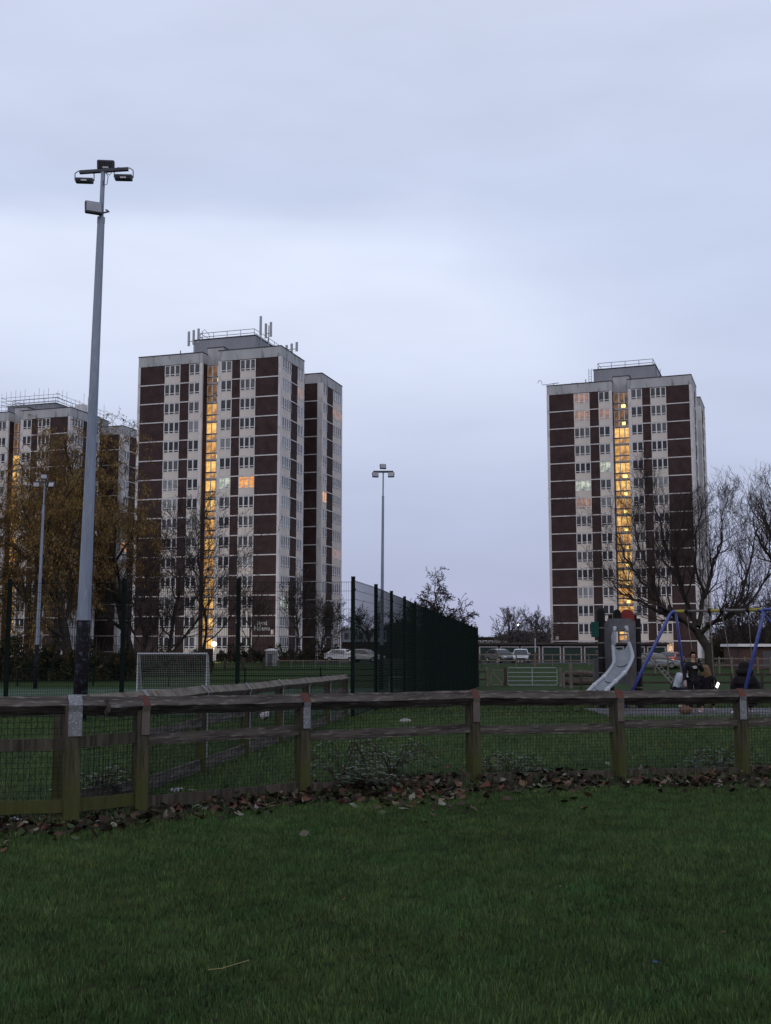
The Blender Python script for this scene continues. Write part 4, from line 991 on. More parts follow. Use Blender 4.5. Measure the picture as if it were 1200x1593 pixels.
# hawthorn
tree('windswept bare hawthorn standing above the far part of the mesh fence', 679, 79, 9.9, .16, 9, levels=5, trunk_frac=.42, kids=(13, 8, 6, 3), ang=(52, 50, 46, 45), ratio=(.52, .46, .5, .5), up=(.1, .0, .0, .0), lean=(-.05, 0), wob=.24, rmin=.014)
tree('small bare shrub beside the hawthorn, above the mesh fence top', 722, 82, 5.8, .08, 12, levels=4, trunk_frac=.3, kids=(8, 6, 5), ang=(48, 45, 45), ratio=(.6, .55, .5), up=(.2, .1, 0), wob=.22, rmin=.014, name='bare_shrub', cat='shrub')
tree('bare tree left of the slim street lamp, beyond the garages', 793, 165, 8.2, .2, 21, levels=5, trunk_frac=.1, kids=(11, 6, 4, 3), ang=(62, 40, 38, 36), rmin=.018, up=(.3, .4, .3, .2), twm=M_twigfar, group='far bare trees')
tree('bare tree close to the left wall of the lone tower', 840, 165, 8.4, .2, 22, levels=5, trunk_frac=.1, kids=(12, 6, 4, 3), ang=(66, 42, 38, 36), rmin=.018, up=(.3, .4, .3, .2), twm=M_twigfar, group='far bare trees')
# willows
W = dict(levels=5, kids=(11, 6, 4, 4), ang=(42, 42, 45, 50), ratio=(.66, .58, .5, .55), up=(.5, .25, -.1, -.5), droop=.25, rmin=.014, name='willow_tree', leafm=M_willow, twm=M_willowtw, group='willows beyond the pitch')
tree('broad willow with thin orange brown leaves at the left edge, behind the distant floodlight', 40, 104, 28.0, .5, 31, leaf=(2, .26, .17), trunk_frac=.18, **W)
tree('willow just left of the tall near floodlight column', 108, 98, 20.5, .45, 38, leaf=(2, .24, .17), trunk_frac=.15, **W)
tree('thin leaved willow between the tall column and the masted tower', 206, 110, 24.5, .4, 33, leaf=(2, .24, .17), trunk_frac=.25, **{**W, 'kids': (9, 6, 5, 5), 'ang': (45, 42, 45, 50)})
tree('willow at the far left edge of the view', -45, 95, 19.0, .45, 34, leaf=(2, .24, .17), trunk_frac=.2, **W)
B5 = dict(levels=5, ratio=(.72, .6, .58, .5), rmin=.014)
tree('tall bare tree with upright stems in front of the masted tower', 318, 112, 18.0, .15, 41, trunk_frac=.06, kids=(8, 5, 4, 3), ang=(44, 34, 34, 36), up=(.6, .5, .3, .2), lean=(-.08, 0), wob=.2, **B5)
tree('bare tree left of the goal with arching limbs', 262, 108, 15.5, .2, 42, trunk_frac=.06, kids=(9, 6, 5, 3), ang=(54, 38, 36, 38), up=(.5, .4, .2, .1), wob=.2, **B5)
tree('thin bare tree behind the left goal post', 222, 100, 9.5, .18, 47, trunk_frac=.15, kids=(8, 6, 5, 4), ang=(48, 38, 36, 38), up=(.4, .4, .2, .1), **B5)
tree('slender bare tree right of the kiosk, before the tower corner', 457, 125, 9.6, .13, 43, trunk_frac=.3, kids=(8, 5, 4, 3), ang=(36, 32, 34, 36), up=(.6, .5, .3, .2), **B5)
tree('small bare tree between the kiosk and the tall tree stems', 392, 125, 9.0, .12, 44, trunk_frac=.3, kids=(7, 5, 4, 3), ang=(44, 36, 36, 36), up=(.6, .5, .3, .2), **B5)
tree('low bare tree against the rear block of the masted tower', 500, 128, 7.6, .12, 45, trunk_frac=.1, kids=(9, 6, 5, 3), ang=(46, 38, 36, 36), up=(.5, .4, .3, .2), **B5)
tree('bare tree seen dimly through the near bays of the dark mesh fence', 577, 130, 7.2, .14, 46, trunk_frac=.12, kids=(9, 6, 5, 3), ang=(50, 38, 36, 36), up=(.4, .4, .3, .2), **B5)
for i, (px, D, h, lab) in enumerate(((1135, 118, 7.5, 'dark bare tree just right of the big tree trunk, far back'), (1163, 112, 8.0, 'dark bare tree above the brick outbuilding, left one'), (1192, 110, 8.5, 'dark bare tree above the brick outbuilding, at the right edge'), (1225, 112, 9.0, 'dark bare tree beyond the right edge'))):
    tree(lab, px, D, h, .2, 60 + i, trunk_frac=.12, kids=(9, 6, 4, 3), ang=(52, 40, 38, 38), up=(.3, .3, .2, .1), group='dark trees far behind the swings', **B5)
# ------------------------------------------------------------------ bushes and hedges
def bush(label, pxl, pxr, D, h, seed, n=2600, leafs=.16, m=None, group='bushes beyond the pitch', dep=2.0, name='bush'):
    rr = random.Random(seed); x0 = AT(pxl, D); w = AT(pxr, D) - x0
    t = thing(name, label, 'bush', (x0 + w / 2, D, gz(D)), 0, group)
    st = MB(); lf = MB()
    for i in range(70):
        a = rr.uniform(-.5, .5); x = a * w; y = rr.uniform(-.5, .5) * dep; hh = h * (1 - (abs(a) * 2) ** 3 * .5) * rr.uniform(.7, 1.15)
        st.tube([(x * .8, y * .7, -.1), (x * .9 + rr.gauss(0, .1), y, hh * .5), (x + rr.gauss(0, .25), y + rr.gauss(0, .2), hh)], [.035, .022, .012], 3)
    for i in range(n):
        a = rr.uniform(-.5, .5); hh = h * (1 - (abs(a) * 2) ** 3 * .45) * (.74 + .3 * math.sin(a * 19 + seed) * math.sin(a * 8 + seed * .7)); q = rr.random() ** .6
        c = Vector((a * w, rr.uniform(-.5, .5) * dep, hh * q)); s = leafs * rr.uniform(.5, 1.4)
        u = Vector((rr.gauss(0, 1), rr.gauss(0, 1), rr.gauss(0, 1))).normalized() * s; v = Vector((rr.gauss(0, 1), rr.gauss(0, 1), rr.gauss(0, 1))).normalized() * s * .6
        lf.quad(c - u, c - v, c + u, c + v)
    st.build('stems', M_twig, t); lf.build('foliage', m or M_hedge, t)
for i, (a, c, D, h, lab) in enumerate(((-30, 48, 84, 3.6, 'dark bush at the left edge behind the pitch'), (44, 105, 86, 3.2, 'dark bush between the two left floodlight columns'), (100, 168, 85, 3.3, 'dark bush right behind the painted base of the near column'),
    (160, 222, 87, 2.9, 'dark bush left of the goal'), (215, 290, 95, 2.7, 'dark bush seen through the goal net'), (284, 330, 100, 2.1, 'dark bush below the glowing path lamp'), (338, 405, 128, 2.4, 'scrubby bush at the foot of the masted tower'), (400, 470, 128, 2.2, 'scrubby bush behind the kiosk'), (465, 530, 126, 2.6, 'scrubby bush left of the white parked cars'))):
    bush(lab, a, c, D, h, 80 + i, n=3200 if D < 90 else 1600, leafs=.14 if D < 90 else .12)
bush('far dark bush behind the grey rail fence, right of the big trunk', 1100, 1150, 125, 3.4, 95, 2200, .13, group=None)
bush('far dark bush beside the brick outbuilding', 1145, 1215, 122, 3.8, 96, 2600, .13, group=None)
# distant wood along the horizon
def farwood(label, pxl, pxr, D, h, seed, n=1500, m=None):
    rr = random.Random(seed); x0 = AT(pxl, D); w = AT(pxr, D) - x0; b = MB()
    for i in range(n):
        x = x0 + rr.random() * w; y = D + rr.uniform(-8, 8); hh = h * (.75 + .2 * math.sin(x * .13 + seed) + .12 * math.sin(x * .41)) * rr.uniform(.55, 1.05)
        b.tube([(x, y, -.3), (x + rr.gauss(0, .4), y, hh * .55), (x + rr.gauss(0, .8), y, hh)], [.2, .16, .06], 3)
        for k in range(4):
            z = hh * rr.uniform(.3, .85); b.tube([(x, y, z), (x + rr.gauss(0, 1.0), y + rr.gauss(0, .6), z + rr.uniform(.3, 1.3))], [.12, .05], 3)
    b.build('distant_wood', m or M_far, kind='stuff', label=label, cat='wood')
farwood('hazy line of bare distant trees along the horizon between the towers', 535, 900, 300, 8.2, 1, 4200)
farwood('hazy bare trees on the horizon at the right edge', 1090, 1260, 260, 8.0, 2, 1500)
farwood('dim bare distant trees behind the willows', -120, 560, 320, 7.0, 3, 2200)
# ------------------------------------------------------------------ playground
M_slide = mat('grey_blue_plastic', (.21, .235, .275), (.17, .195, .23), scale=4, rough=.45, spec=.4)
M_slider = mat('slide_rim_plastic', (.28, .305, .35), rough=.35, spec=.5)
M_ring = mat('white_collar', (.55, .57, .6), rough=.5)
M_panel = mat('grey_play_panel', (.085, .09, .105), (.11, .115, .13), scale=6, rough=.7)
M_postb = mat('black_play_post', (.010, .010, .012), rough=.5)
M_blue = mat('blue_painted_steel', (.030, .045, .20), (.045, .065, .26), scale=5, rough=.4, spec=.5)
M_yellow = mat('yellow_sleeve', (.30, .27, .06), (.24, .21, .05), scale=8, rough=.6)
M_barg = mat('grey_steel_bar', (.16, .15, .14), (.1, .095, .09), scale=6, rough=.5, metal=.3)
M_dgreen = mat('green_play_panel', (.010, .05, .045), rough=.5)
M_redp = mat('red_play_panel', (.16, .03, .03), rough=.6)
def sweep_path(P, n=6):
    P = [Vector(p) for p in P]; out = []
    for i in range(len(P) - 1):
        a, b_, c, d = P[max(i - 1, 0)], P[i], P[i + 1], P[min(i + 2, len(P) - 1)]
        for k in range(n):
            t = k / n; out.append(.5 * ((2 * b_) + (c - a) * t + (2 * a - 5 * b_ + 4 * c - d) * t * t + (3 * b_ - a - 3 * c + d) * t ** 3))
    out.append(P[-1]); return out
ox, oy = AT(966, 29.2), 29.2
t = thing('play_tower', 'play tower with a grey blue wave slide, grey arch panel and a red roof piece', 'play tower', (ox, oy, 0))
def LP(px, py, D): v = PV(px, py, D); return Vector((v.x - ox, v.y - oy, v.z))
lefts = [LP(954, 1004, 28.9), LP(955, 1018, 28.6), LP(955, 1032, 28.2), LP(943, 1050, 27.5), LP(925, 1066, 26.9), LP(914, 1078, 26.4), LP(911, 1086, 26.1)]
rights = [LP(979, 1000, 28.9), LP(983, 1013, 28.6), LP(984, 1024, 28.2), LP(974, 1044, 27.4), LP(958, 1060, 26.7), LP(944, 1074, 26.1), LP(938, 1086, 25.7)]
Ls, Rs = sweep_path(lefts), sweep_path(rights)
b = MB(); m = 8
for l_, r_ in zip(Ls, Rs):
    for j in range(m + 1):
        q = j / m; p = l_.lerp(r_, q); p = p - Vector((0, 0, .17 * (1 - abs(2 * q - 1) ** 3))); b.v.append(tuple(p))
for i in range(len(Ls) - 1):
    for j in range(m): a = i * (m + 1) + j; b.f.append((a, a + 1, a + m + 2, a + m + 1)); b.mi.append(0)
o = b.build('slide_chute', M_slide, t, smooth=True); sm = o.modifiers.new('thick', 'SOLIDIFY'); sm.thickness = .02
for S in (Ls, Rs):
    b = MB(); b.tube(S, .045, 8, True); b.build('slide_rim', M_slider, t, smooth=True)
    b = MB()
    for k in (19, 24, 29, 33): b.tube([S[k], S[k].lerp(S[k + 1], .35)], .056, 8, True)
    b.build('rim_collar', M_ring, t)
b = MB()
for k in (12, 20, 25, 30):
    pts = []
    for j in range(9): q = j / 8; p = Ls[k].lerp(Rs[k], q); pts.append(p - Vector((0, .0, .155 * (1 - abs(2 * q - 1) ** 3) - .012)))
    b.tube(pts, .014, 4)
b.build('slide_seam', M_postb, t)
for pts in ([LP(957, 975, 29.0), LP(956, 984, 28.95), LP(953, 1004, 28.9)], [LP(974, 974, 29.0), LP(977, 984, 28.95), LP(979, 1000, 28.9)]):
    b = MB(); b.tube([pts[0], pts[0].lerp(pts[1], .9)], .05, 8, True); b.tube(pts, .028, 8, True); b.build('entry_handrail', M_slider, t, smooth=True)
b = MB(); a = [LP(952, 1003, 28.9), LP(958, 1003, 28.8), LP(959, 985, 28.9), LP(955, 978, 28.95), LP(951, 990, 28.95)]
k0 = len(b.v); b.v += [tuple(p) for p in a]; b.f.append(tuple(range(k0, k0 + 5))); b.mi.append(0); o = b.build('entry_wing', M_slide, t); o.modifiers.new('th', 'SOLIDIFY').thickness = .03
# arch panel: outline with a doorway cut through it, real thickness
b = MB(); zt_, zo = LP(960, 966, 29.2).z, LP(960, 984, 29.2).z; zb_ = LP(960, 1010, 29.2).z; zl = LP(960, 1034, 29.2).z
xL, xR = LP(938.5, 980, 29.2).x, LP(992, 980, 29.2).x; xa, xb = LP(955, 990, 29.2).x, LP(977, 990, 29.2).x
for x0, x1, z0, z1 in ((xL, xa, zl - .5, zt_), (xb, xR, zl - .5, zt_), (xa, xb, zo + .02, zt_), (xa, xb, zl - .5, zb_)):
    b.box(x0, x1, -.02, .02, z0, z1)
b.box(xL + .12, xR - .15, -.018, .018, zt_, zt_ + .06)
b.build('arch_panel', M_panel, t)
b = MB(); b.box(xL, xR, .05, 1.1, zb_ - .1, zb_ - .03); b.build('deck', M_panel, t)
def post_with_rings(px, D, ztop, r=.06, nm='post'):
    p = PV(px, 1050, D); b = MB(); b.tube([(p.x - ox, D - oy, -.1), (p.x - ox, D - oy, ztop)], r, 10, True); o = b.build(nm, M_postb, t, smooth=False)
    b = MB()
    for k in range(6): z = .5 + k * .38; b.tube([(p.x - ox, D - oy, z), (p.x - ox, D - oy, z + .03)], r + .008, 10, True)
    b.build('band', M_barg, o)
post_with_rings(937, 29.0, LP(937, 955, 29).z, .085); post_with_rings(995, 29.2, LP(995, 962, 29).z, .07); post_with_rings(952, 30.4, LP(952, 955, 30.4).z, .06); post_with_rings(990, 30.4, LP(990, 955, 30.4).z, .06)
b = MB(); c = LP(935, 957, 29); b.tube([(c.x, c.y, c.z - .2), (c.x, c.y, c.z + .12), (c.x, c.y, c.z + .19), (c.x, c.y, c.z + .22)], [.11, .11, .08, .02], 10, True); b.build('post_cap', M_postb, t)
b = MB(); c = LP(926, 979, 28.9); b.box(c.x - .1, c.x + .1, -.32, -.28, c.z - .2, c.z + .19); b.build('green_panel', M_dgreen, t, bevel=.015)
# red half round panel and its dark twin behind
for px0, px1, m_, D_ in ((966, 987, M_redp, 30.3), (954, 967, M_postb, 30.2)):
    b = MB(); c = LP((px0 + px1) / 2, 962, D_); w_ = (px1 - px0) / F * D_ / 2; hh = .22; k0 = 0; n_ = 12; pr = [(-w_, -hh)] + [(-w_ * math.cos(math.pi * i / n_), .02 + (hh) * math.sin(math.pi * i / n_) ** .6) for i in range(n_ + 1)] + [(w_, -hh)]
    for yy in (-.02, .02): b.v += [(c.x + x, c.y + yy, c.z + z) for x, z in pr]
    L_ = len(pr); b.f.append(tuple(range(L_))); b.f.append(tuple(reversed(range(L_, 2 * L_)))); b.mi += [0, 0]
    for i in range(L_): j = (i + 1) % L_; b.f.append((i, L_ + i, L_ + j, j)); b.mi.append(0)
    b.build('roof_panel', m_, t)
for px, w_, d_, z_ in ((983.5, .1, 28.7, 1.05), (928.5, .17, 29.6, 1.25)):
    b = MB(); c = LP(px, 1050, d_); b.box(c.x - w_ / 2 * (1 if px > 950 else 1.0), c.x + w_ / 2, c.y - .05, c.y + .05, -.1, z_); b.build('timber_upright' if px > 950 else 'side_panel', M_timber if px > 950 else M_panel, t)
# sloping steel climbing rails down to the right
b = MB(); A0, A1 = LP(1004, 1017, 29.6), LP(1046, 1064, 29.2); B0, B1 = LP(1008, 1015, 30.0), LP(1051, 1061, 29.7)
b.tube([A0, A1], .018, 6); b.tube([B0, B1], .018, 6)
for i in range(9): q = (i + .5) / 9; b.tube([A0.lerp(A1, q), B0.lerp(B1, q)], .012, 5)
b.tube([LP(996, 1019, 29.4), A0], .02, 6); b.build('climbing_rails', M_barg, t)
# swings
A = PV(1045, 951.5, 28.0); B = PV(1190, 948.5, 26.2); dr = (B - A)
t = thing('playground_swings', 'blue swing frame with a yellow and grey banded top bar, at the right edge', 'swings', (A.x, A.y, 0))
O = Vector((A.x, A.y, 0)); A -= O; B -= O
def leg(px, D, top): return Vector((AT(px, D, 0), D, 0)) - O
for nm, foot, tp, side_ in (('leg', Vector((AT(967, 27.2, 0), 27.2, 0)) - O, A, 1), ('leg', Vector((AT(1071, 29.3, 0), 29.3, 0)) - O, A, 0), ('leg', Vector((AT(1150, 25.9, 0), 25.9, 0)) - O, B, 1), ('leg', Vector((AT(1330, 27.9, 0), 27.9, 0)) - O, B, 0)):
    d = (foot - tp).normalized(); inn = (dr if tp is A else dr * -1).normalized()
    c = [tp + inn * .16, tp + inn * .05 + d * .01, tp + d * .08 + inn * .01, tp + d * .2, foot]
    b = MB(); b.tube(c if side_ else [tp + inn * .12, foot], .042 if side_ else .034, 10, True); b.build(nm, M_blue, t, smooth=True)
segs = [(.02, .04, M_blue), (.04, .155, M_yellow), (.155, .43, M_barg), (.43, .54, M_yellow), (.54, .845, M_barg), (.845, .98, M_yellow), (.98, 1.5, M_blue)]
for a_, c_, m_ in segs: b = MB(); b.tube([A + dr * a_, A + dr * c_], .034 if m_ is M_barg else .042, 10, True); b.build('top_bar', m_, t, smooth=True)
b = MB()
for q in (.175, .43, .56, .835): p = A + dr * q; b.tube([p - dr.normalized() * .03, p + dr.normalized() * .03], .06, 10, True); b.box(p.x - .02, p.x + .02, p.y - .02, p.y + .02, p.z - .12, p.z)
b.build('hanger_clamp', M_postb, t)
def swing(label, q0, q1, seat, lean=(0, 0)):
    s = thing('swing', label, 'swing', tuple(seat), 0, 'swings on the blue frame')
    S = Vector(seat)
    b = MB(); b.box(-.23, .23, -.085, .085, -.02, .02); o = b.build('seat', M_postb, s, bevel=.012); o.rotation_euler = (0, 0, math.atan2(dr.y, dr.x))
    for q, sg in ((q0, -1), (q1, 1)):
        p = O + A + dr * q - Vector((0, 0, .1)); e = Vector((math.cos(math.atan2(dr.y, dr.x)) * .22 * sg, math.sin(math.atan2(dr.y, dr.x)) * .22 * sg, 0))
        b = MB(); n = 34; P0, P1 = e, p - S
        for i in range(n): a = P0.lerp(P1, i / n); c = P0.lerp(P1, (i + .92) / n); b.tube([a, c], .008 if i % 2 else .011, 4)
        b.build('chain', M_barg, s)
seat1 = PV(1100, 1083, 27.0); seat2 = PV(1161, 1087, 26.4)
swing('swing with the long haired girl sitting on it', .175, .43, seat1); swing('swing under the person in the black hooded coat', .56, .835, seat2)
# ------------------------------------------------------------------ people
M_skin = mat('skin', (.36, .21, .16), (.32, .18, .14), scale=9, rough=.55, spec=.3)
M_blackc = mat('black_cloth', (.010, .010, .013), (.016, .016, .02), scale=12, rough=.85, bump=.3, bscale=30)
M_navy = mat('dark_navy_cloth', (.012, .013, .022), (.02, .02, .03), scale=12, rough=.85)
M_palej = mat('pale_blue_padded_cloth', (.42, .47, .54), (.33, .38, .46), scale=8, rough=.7, bump=.6, bscale=12)
M_hairb = mat('dark_auburn_hair', (.045, .018, .014), (.03, .013, .011), scale=14, rough=.5, stretch=(6, 6, 1))
M_hairl = mat('long_fair_hair', (.20, .135, .075), (.11, .072, .042), scale=10, rough=.5, stretch=(8, 8, .7), bump=.5, bscale=20)
M_white = mat('white_trainer', (.5, .5, .53), rough=.6)
M_eye = mat('eye_dark', (.01, .01, .012), rough=.2)
M_lip = mat('lip', (.26, .10, .09), rough=.5)
def skin_obj(name, V, E, m, parent, sub=2, root=0):
    me = bpy.data.meshes.new(name); keys = list(V); me.from_pydata([V[k][0] for k in keys], [(keys.index(a), keys.index(c)) for a, c in E], [])
    me.materials.append(m); o = link(name, me, parent); sk = o.modifiers.new('skin', 'SKIN'); sk.use_smooth_shade = True; sk.branch_smoothing = .4
    if not me.skin_vertices: 
        return o
    for i, k in enumerate(keys):
        r = V[k][1]; me.skin_vertices[0].data[i].radius = (r, r) if isinstance(r, (int, float)) else r
        me.skin_vertices[0].data[i].use_root = (i == root)
    s = o.modifiers.new('sub', 'SUBSURF'); s.levels = sub; s.render_levels = sub
    return o
def person(label, loc, yaw, J, s, top, bottom, shoes, group=None, coat_len=0, sleeve=1.0, coat=1.0):
    t = thing('person', label, 'person', loc, yaw, group); v3 = lambda k: Vector(J[k])
    V = {}; E = []
    def add(k, p, r): V[k] = (tuple(p), r)
    add('pel', v3('pel'), (.115 * s, .10 * s)); add('waist', v3('pel').lerp(v3('chest'), .45), (.10 * s, .09 * s)); add('chest', v3('chest'), (.125 * s, .10 * s)); add('nb', v3('neck'), .055 * s); 
    hd_ = v3('head'); nk = v3('neck'); up = (hd_ - nk).normalized()
    fdir = Vector(J.get('face', (0, -1, 0))).normalized()
    add('jaw', nk.lerp(hd_, .62) + fdir * .02 * s, .058 * s); add('head', hd_, (.078 * s, .088 * s)); add('crown', hd_ + up * .065 * s - fdir * .01 * s, .068 * s); add('nose', hd_ + fdir * .098 * s - up * .012 * s, .012 * s)
    E += [('pel', 'waist'), ('waist', 'chest'), ('chest', 'nb'), ('nb', 'jaw'), ('jaw', 'head'), ('head', 'crown'), ('head', 'nose')]
    for S in 'LR':
        add('sh' + S, v3('sh' + S), .05 * s); add('el' + S, v3('el' + S), .038 * s); add('wr' + S, v3('wr' + S), .024 * s)
        a = (v3('wr' + S) - v3('el' + S)).normalized(); pc = v3('wr' + S) + a * .055 * s; add('pa' + S, pc, (.036 * s, .016 * s))
        E += [('chest', 'sh' + S), ('sh' + S, 'el' + S), ('el' + S, 'wr' + S), ('wr' + S, 'pa' + S)]
        sd = a.cross(Vector((0, 1, 0)) if abs(a.y) < .8 else Vector((0, 0, 1))).normalized(); cu = sd.cross(a).normalized(); sgn = 1 if S == 'L' else -1
        for i, (off, L) in enumerate(((-.03, .062), (-.010, .072), (.010, .068), (.03, .052))):
            k1, k2 = 'f%s%d' % (S, i), 'g%s%d' % (S, i); p1 = pc + a * (.04 + L * .45) * s + sd * off * s; add(k1, p1, .009 * s); add(k2, p1 + (a * .75 - cu * .6 * sgn).normalized() * L * .55 * s, .0075 * s); E += [('pa' + S, k1), (k1, k2)]
        k1, k2 = 't' + S, 'u' + S; p1 = pc + (sd * -.042 + a * .005) * s; add(k1, p1, .0105 * s); add(k2, p1 + (a * .8 - sd * .4).normalized() * .035 * s, .009 * s); E += [('pa' + S, k1), (k1, k2)]
        add('hi' + S, v3('hi' + S), .082 * s); add('kn' + S, v3('kn' + S), .055 * s); add('ca' + S, v3('kn' + S).lerp(v3('an' + S), .3), .052 * s); add('an' + S, v3('an' + S), .034 * s); add('to' + S, v3('to' + S), (.035 * s, .022 * s))
        E += [('pel', 'hi' + S), ('hi' + S, 'kn' + S), ('kn' + S, 'ca' + S), ('ca' + S, 'an' + S), ('an' + S, 'to' + S)]
    skin_obj('body', V, E, M_skin, t)
    def sub(keys, edges, name, m, grow, sb=2):
        VV = {k: (V[k][0], tuple(q + grow * s for q in (V[k][1] if isinstance(V[k][1], tuple) else (V[k][1],) * 2))) for k in keys}
        return skin_obj(name, VV, edges, m, t, sb)
    # top: torso and sleeves
    g = .026 * coat
    V['wL2'] = (tuple(v3('elL').lerp(v3('wrL'), .93)), .026 * s); V['wR2'] = (tuple(v3('elR').lerp(v3('wrR'), .93)), .026 * s)
    V['nb2'] = (tuple(v3('chest').lerp(v3('neck'), .8)), .062 * s)
    hem = v3('pel') + Vector((0, 0, -.07 * s - coat_len)); V['hem'] = (tuple(hem), (.128 * s, .115 * s))
    ks = ['pel', 'waist', 'chest', 'nb2', 'shL', 'elL', 'wL2', 'shR', 'elR', 'wR2', 'hem']
    sub(ks, [('pel', 'waist'), ('waist', 'chest'), ('chest', 'nb2'), ('chest', 'shL'), ('shL', 'elL'), ('elL', 'wL2'), ('chest', 'shR'), ('shR', 'elR'), ('elR', 'wR2'), ('pel', 'hem')], 'jacket', top, g)
    for S in 'LR': V['a2' + S] = (tuple(v3('knL' if S == 'L' else 'knR').lerp(v3('an' + S), .93)), .038 * s)
    sub(['pel', 'hiL', 'knL', 'caL', 'a2L', 'hiR', 'knR', 'caR', 'a2R'], [('pel', 'hiL'), ('hiL', 'knL'), ('knL', 'caL'), ('caL', 'a2L'), ('pel', 'hiR'), ('hiR', 'knR'), ('knR', 'caR'), ('caR', 'a2R')], 'trousers', bottom, .022)
    for S in 'LR':
        a, c = v3('an' + S), v3('to' + S); dd = (c - a); dd.z = 0; dd.normalize(); ground = a + Vector((0, 0, -.05 * s))
        skin_obj('shoe', {'h': (tuple(ground - dd * .035 * s + Vector((0, 0, .012 * s))), (.042 * s, .04 * s)), 'm': (tuple(ground + dd * .05 * s), (.042 * s, .034 * s)), 't': (tuple(ground + dd * .135 * s - Vector((0, 0, .008 * s))), (.04 * s, .024 * s))}, [('h', 'm'), ('m', 't')], shoes, t, 2)
    # face
    sd = fdir.cross(up).normalized()
    b = MB()
    for q in (-1, 1): b.sphere(hd_ + fdir * .082 * s + sd * q * .030 * s + up * .006 * s, .0105 * s, 8, 6)
    b.build('eyes', M_eye, t, smooth=True)
    b = MB(); b.sphere(hd_ + fdir * .080 * s - up * .048 * s, .02 * s, 8, 6, (1, .4, .32)); b.build('mouth', M_lip, t, smooth=True)
    b = MB()
    for q in (-1, 1): b.sphere(hd_ + sd * q * .080 * s - fdir * .002 * s - up * .008 * s, .022 * s, 8, 6, (.4, .7, 1.15)); 
    b.build('ears', M_skin, t, smooth=True)
    return t, hd_, fdir, up, sd
def hair_cap(t, hd, f, up, sd, s, m, extra=(), back=.02):
    # cap of hair over the back and top of the skull, open at the face
    b = MB(); n, k = 14, 9; c = hd + up * .022 * s - f * back * s
    for i in range(k + 1):
        th = math.pi * .72 * i / k
        for j in range(n + 1):
            ph = math.pi * (-.12 + 1.24 * j / n) if i > 2 else math.pi * 2 * j / n
            r = .103 * s
            p = c + up * math.cos(th) * r * 1.05 + (sd * math.cos(ph) * .92 + f * -1 * math.sin(ph)) * math.sin(th) * r
            b.v.append(tuple(p))
    for i in range(k):
        for j in range(n): a = i * (n + 1) + j; b.f.append((a, a + 1, a + n + 2, a + n + 1)); b.mi.append(0)
    for e in extra: e(b)
    return b.build('hair', m, t, smooth=True)
s = .845
px, D = 1079, 26.7
J = dict(pel=(0, 0, .80), chest=(0, .0, 1.06), neck=(0, .0, 1.225), head=(.0, -.015, 1.345), face=(.25, -1, -.1),
         shL=(.145, 0, 1.165), elL=(.20, -.10, .985), wrL=(.075, -.19, 1.16), shR=(-.145, 0, 1.165), elR=(-.20, .02, .94), wrR=(-.215, -.05, .745),
         hiL=(.08, 0, .76), knL=(.095, -.01, .43), anL=(.12, .0, .095), toL=(.17, -.12, .04), hiR=(-.08, 0, .76), knR=(-.075, .02, .43), anR=(-.06, .03, .095), toR=(-.07, -.11, .04))
t, hd_, f, up, sd = person('girl standing by the swings in dark clothes, one hand to her mouth', (AT(px, D, .8), D, 0), R(4), J, s, M_blackc, M_blackc, M_white)
hair_cap(t, hd_, f, up, sd, s, M_hairb, [lambda b: b.sphere(hd_ + up * .115 * s - f * .05 * s, .042 * s, 10, 7)])
b = MB(); rr = random.Random(2)   # pale print on the chest
for x0, z0, w_, h_ in ((-.055, 1.075, .11, .022), (-.035, 1.045, .03, .022), (.0, 1.05, .05, .018), (-.02, 1.10, .05, .012)): b.box(x0, x0 + w_, -.139, -.125, z0, z0 + h_)
b.build('chest_print', M_white, t)
b = MB(); b.box(.03, .085, -.275, -.265, 1.16, 1.27); ph = b.build('phone', M_postb)
ph.matrix_world = Matrix.Translation((AT(px, D, .8), D, 0)) @ Matrix.Rotation(R(4), 4, 'Z'); ph['label'] = 'small dark phone held up near the standing girl\'s mouth'; ph['category'] = 'phone'
# girl in the pale jacket bending, seen behind
s = .78; J = dict(pel=(-.10, .05, .50), chest=(.0, -.03, .72), neck=(.08, -.08, .86), head=(.17, -.12, .93), face=(.9, -.4, -.3),
         shL=(.07, -.17, .80), elL=(.16, -.24, .60), wrL=(.26, -.18, .50), shR=(-.02, .10, .82), elR=(.08, .16, .62), wrR=(.20, .10, .52),
         hiL=(-.10, -.03, .46), knL=(.12, -.12, .44), anL=(.0, -.10, .09), toL=(.12, -.12, .04), hiR=(-.10, .12, .46), knR=(.12, .14, .42), anR=(-.0, .12, .09), toR=(.12, .12, .04))
t, hd_, f, up, sd = person('child in a pale blue padded jacket crouching just behind the standing girl', (AT(1059, 27.6, .5), 27.6, .06), R(0), J, s, M_palej, M_navy, M_white, coat=2.2)
hair_cap(t, hd_, f, up, sd, s, M_hairb)
# seated on the swings, seen from behind
def seated(label, seat, yaw, s, hz, topm, hair, coat, clen, head_z=None):
    z0 = seat[2] + .09
    J = dict(pel=(0, 0, z0), chest=(0, .02, z0 + .27 * s / .85), neck=(0, .04, z0 + .42 * s / .85), head=(0, .06, z0 + .54 * s / .85), face=(.15, 1, -.35),
             shL=(.15, .03, z0 + .36), elL=(.23, .05, z0 + .15), wrL=(.15, .24, z0 + .12), shR=(-.15, .03, z0 + .36), elR=(-.23, .05, z0 + .15), wrR=(-.13, .24, z0 + .12),
             hiL=(.085, .04, z0 - .01), knL=(.11, .38, z0 - .03), anL=(.12, .34, .10), toL=(.13, .46, .05), hiR=(-.085, .04, z0 - .01), knR=(-.11, .38, z0 - .03), anR=(-.13, .33, .10), toR=(-.14, .45, .05))
    return person(label, (seat[0], seat[1], 0), yaw, J, s, topm, M_blackc, M_white, coat=coat, coat_len=clen)
s = .84
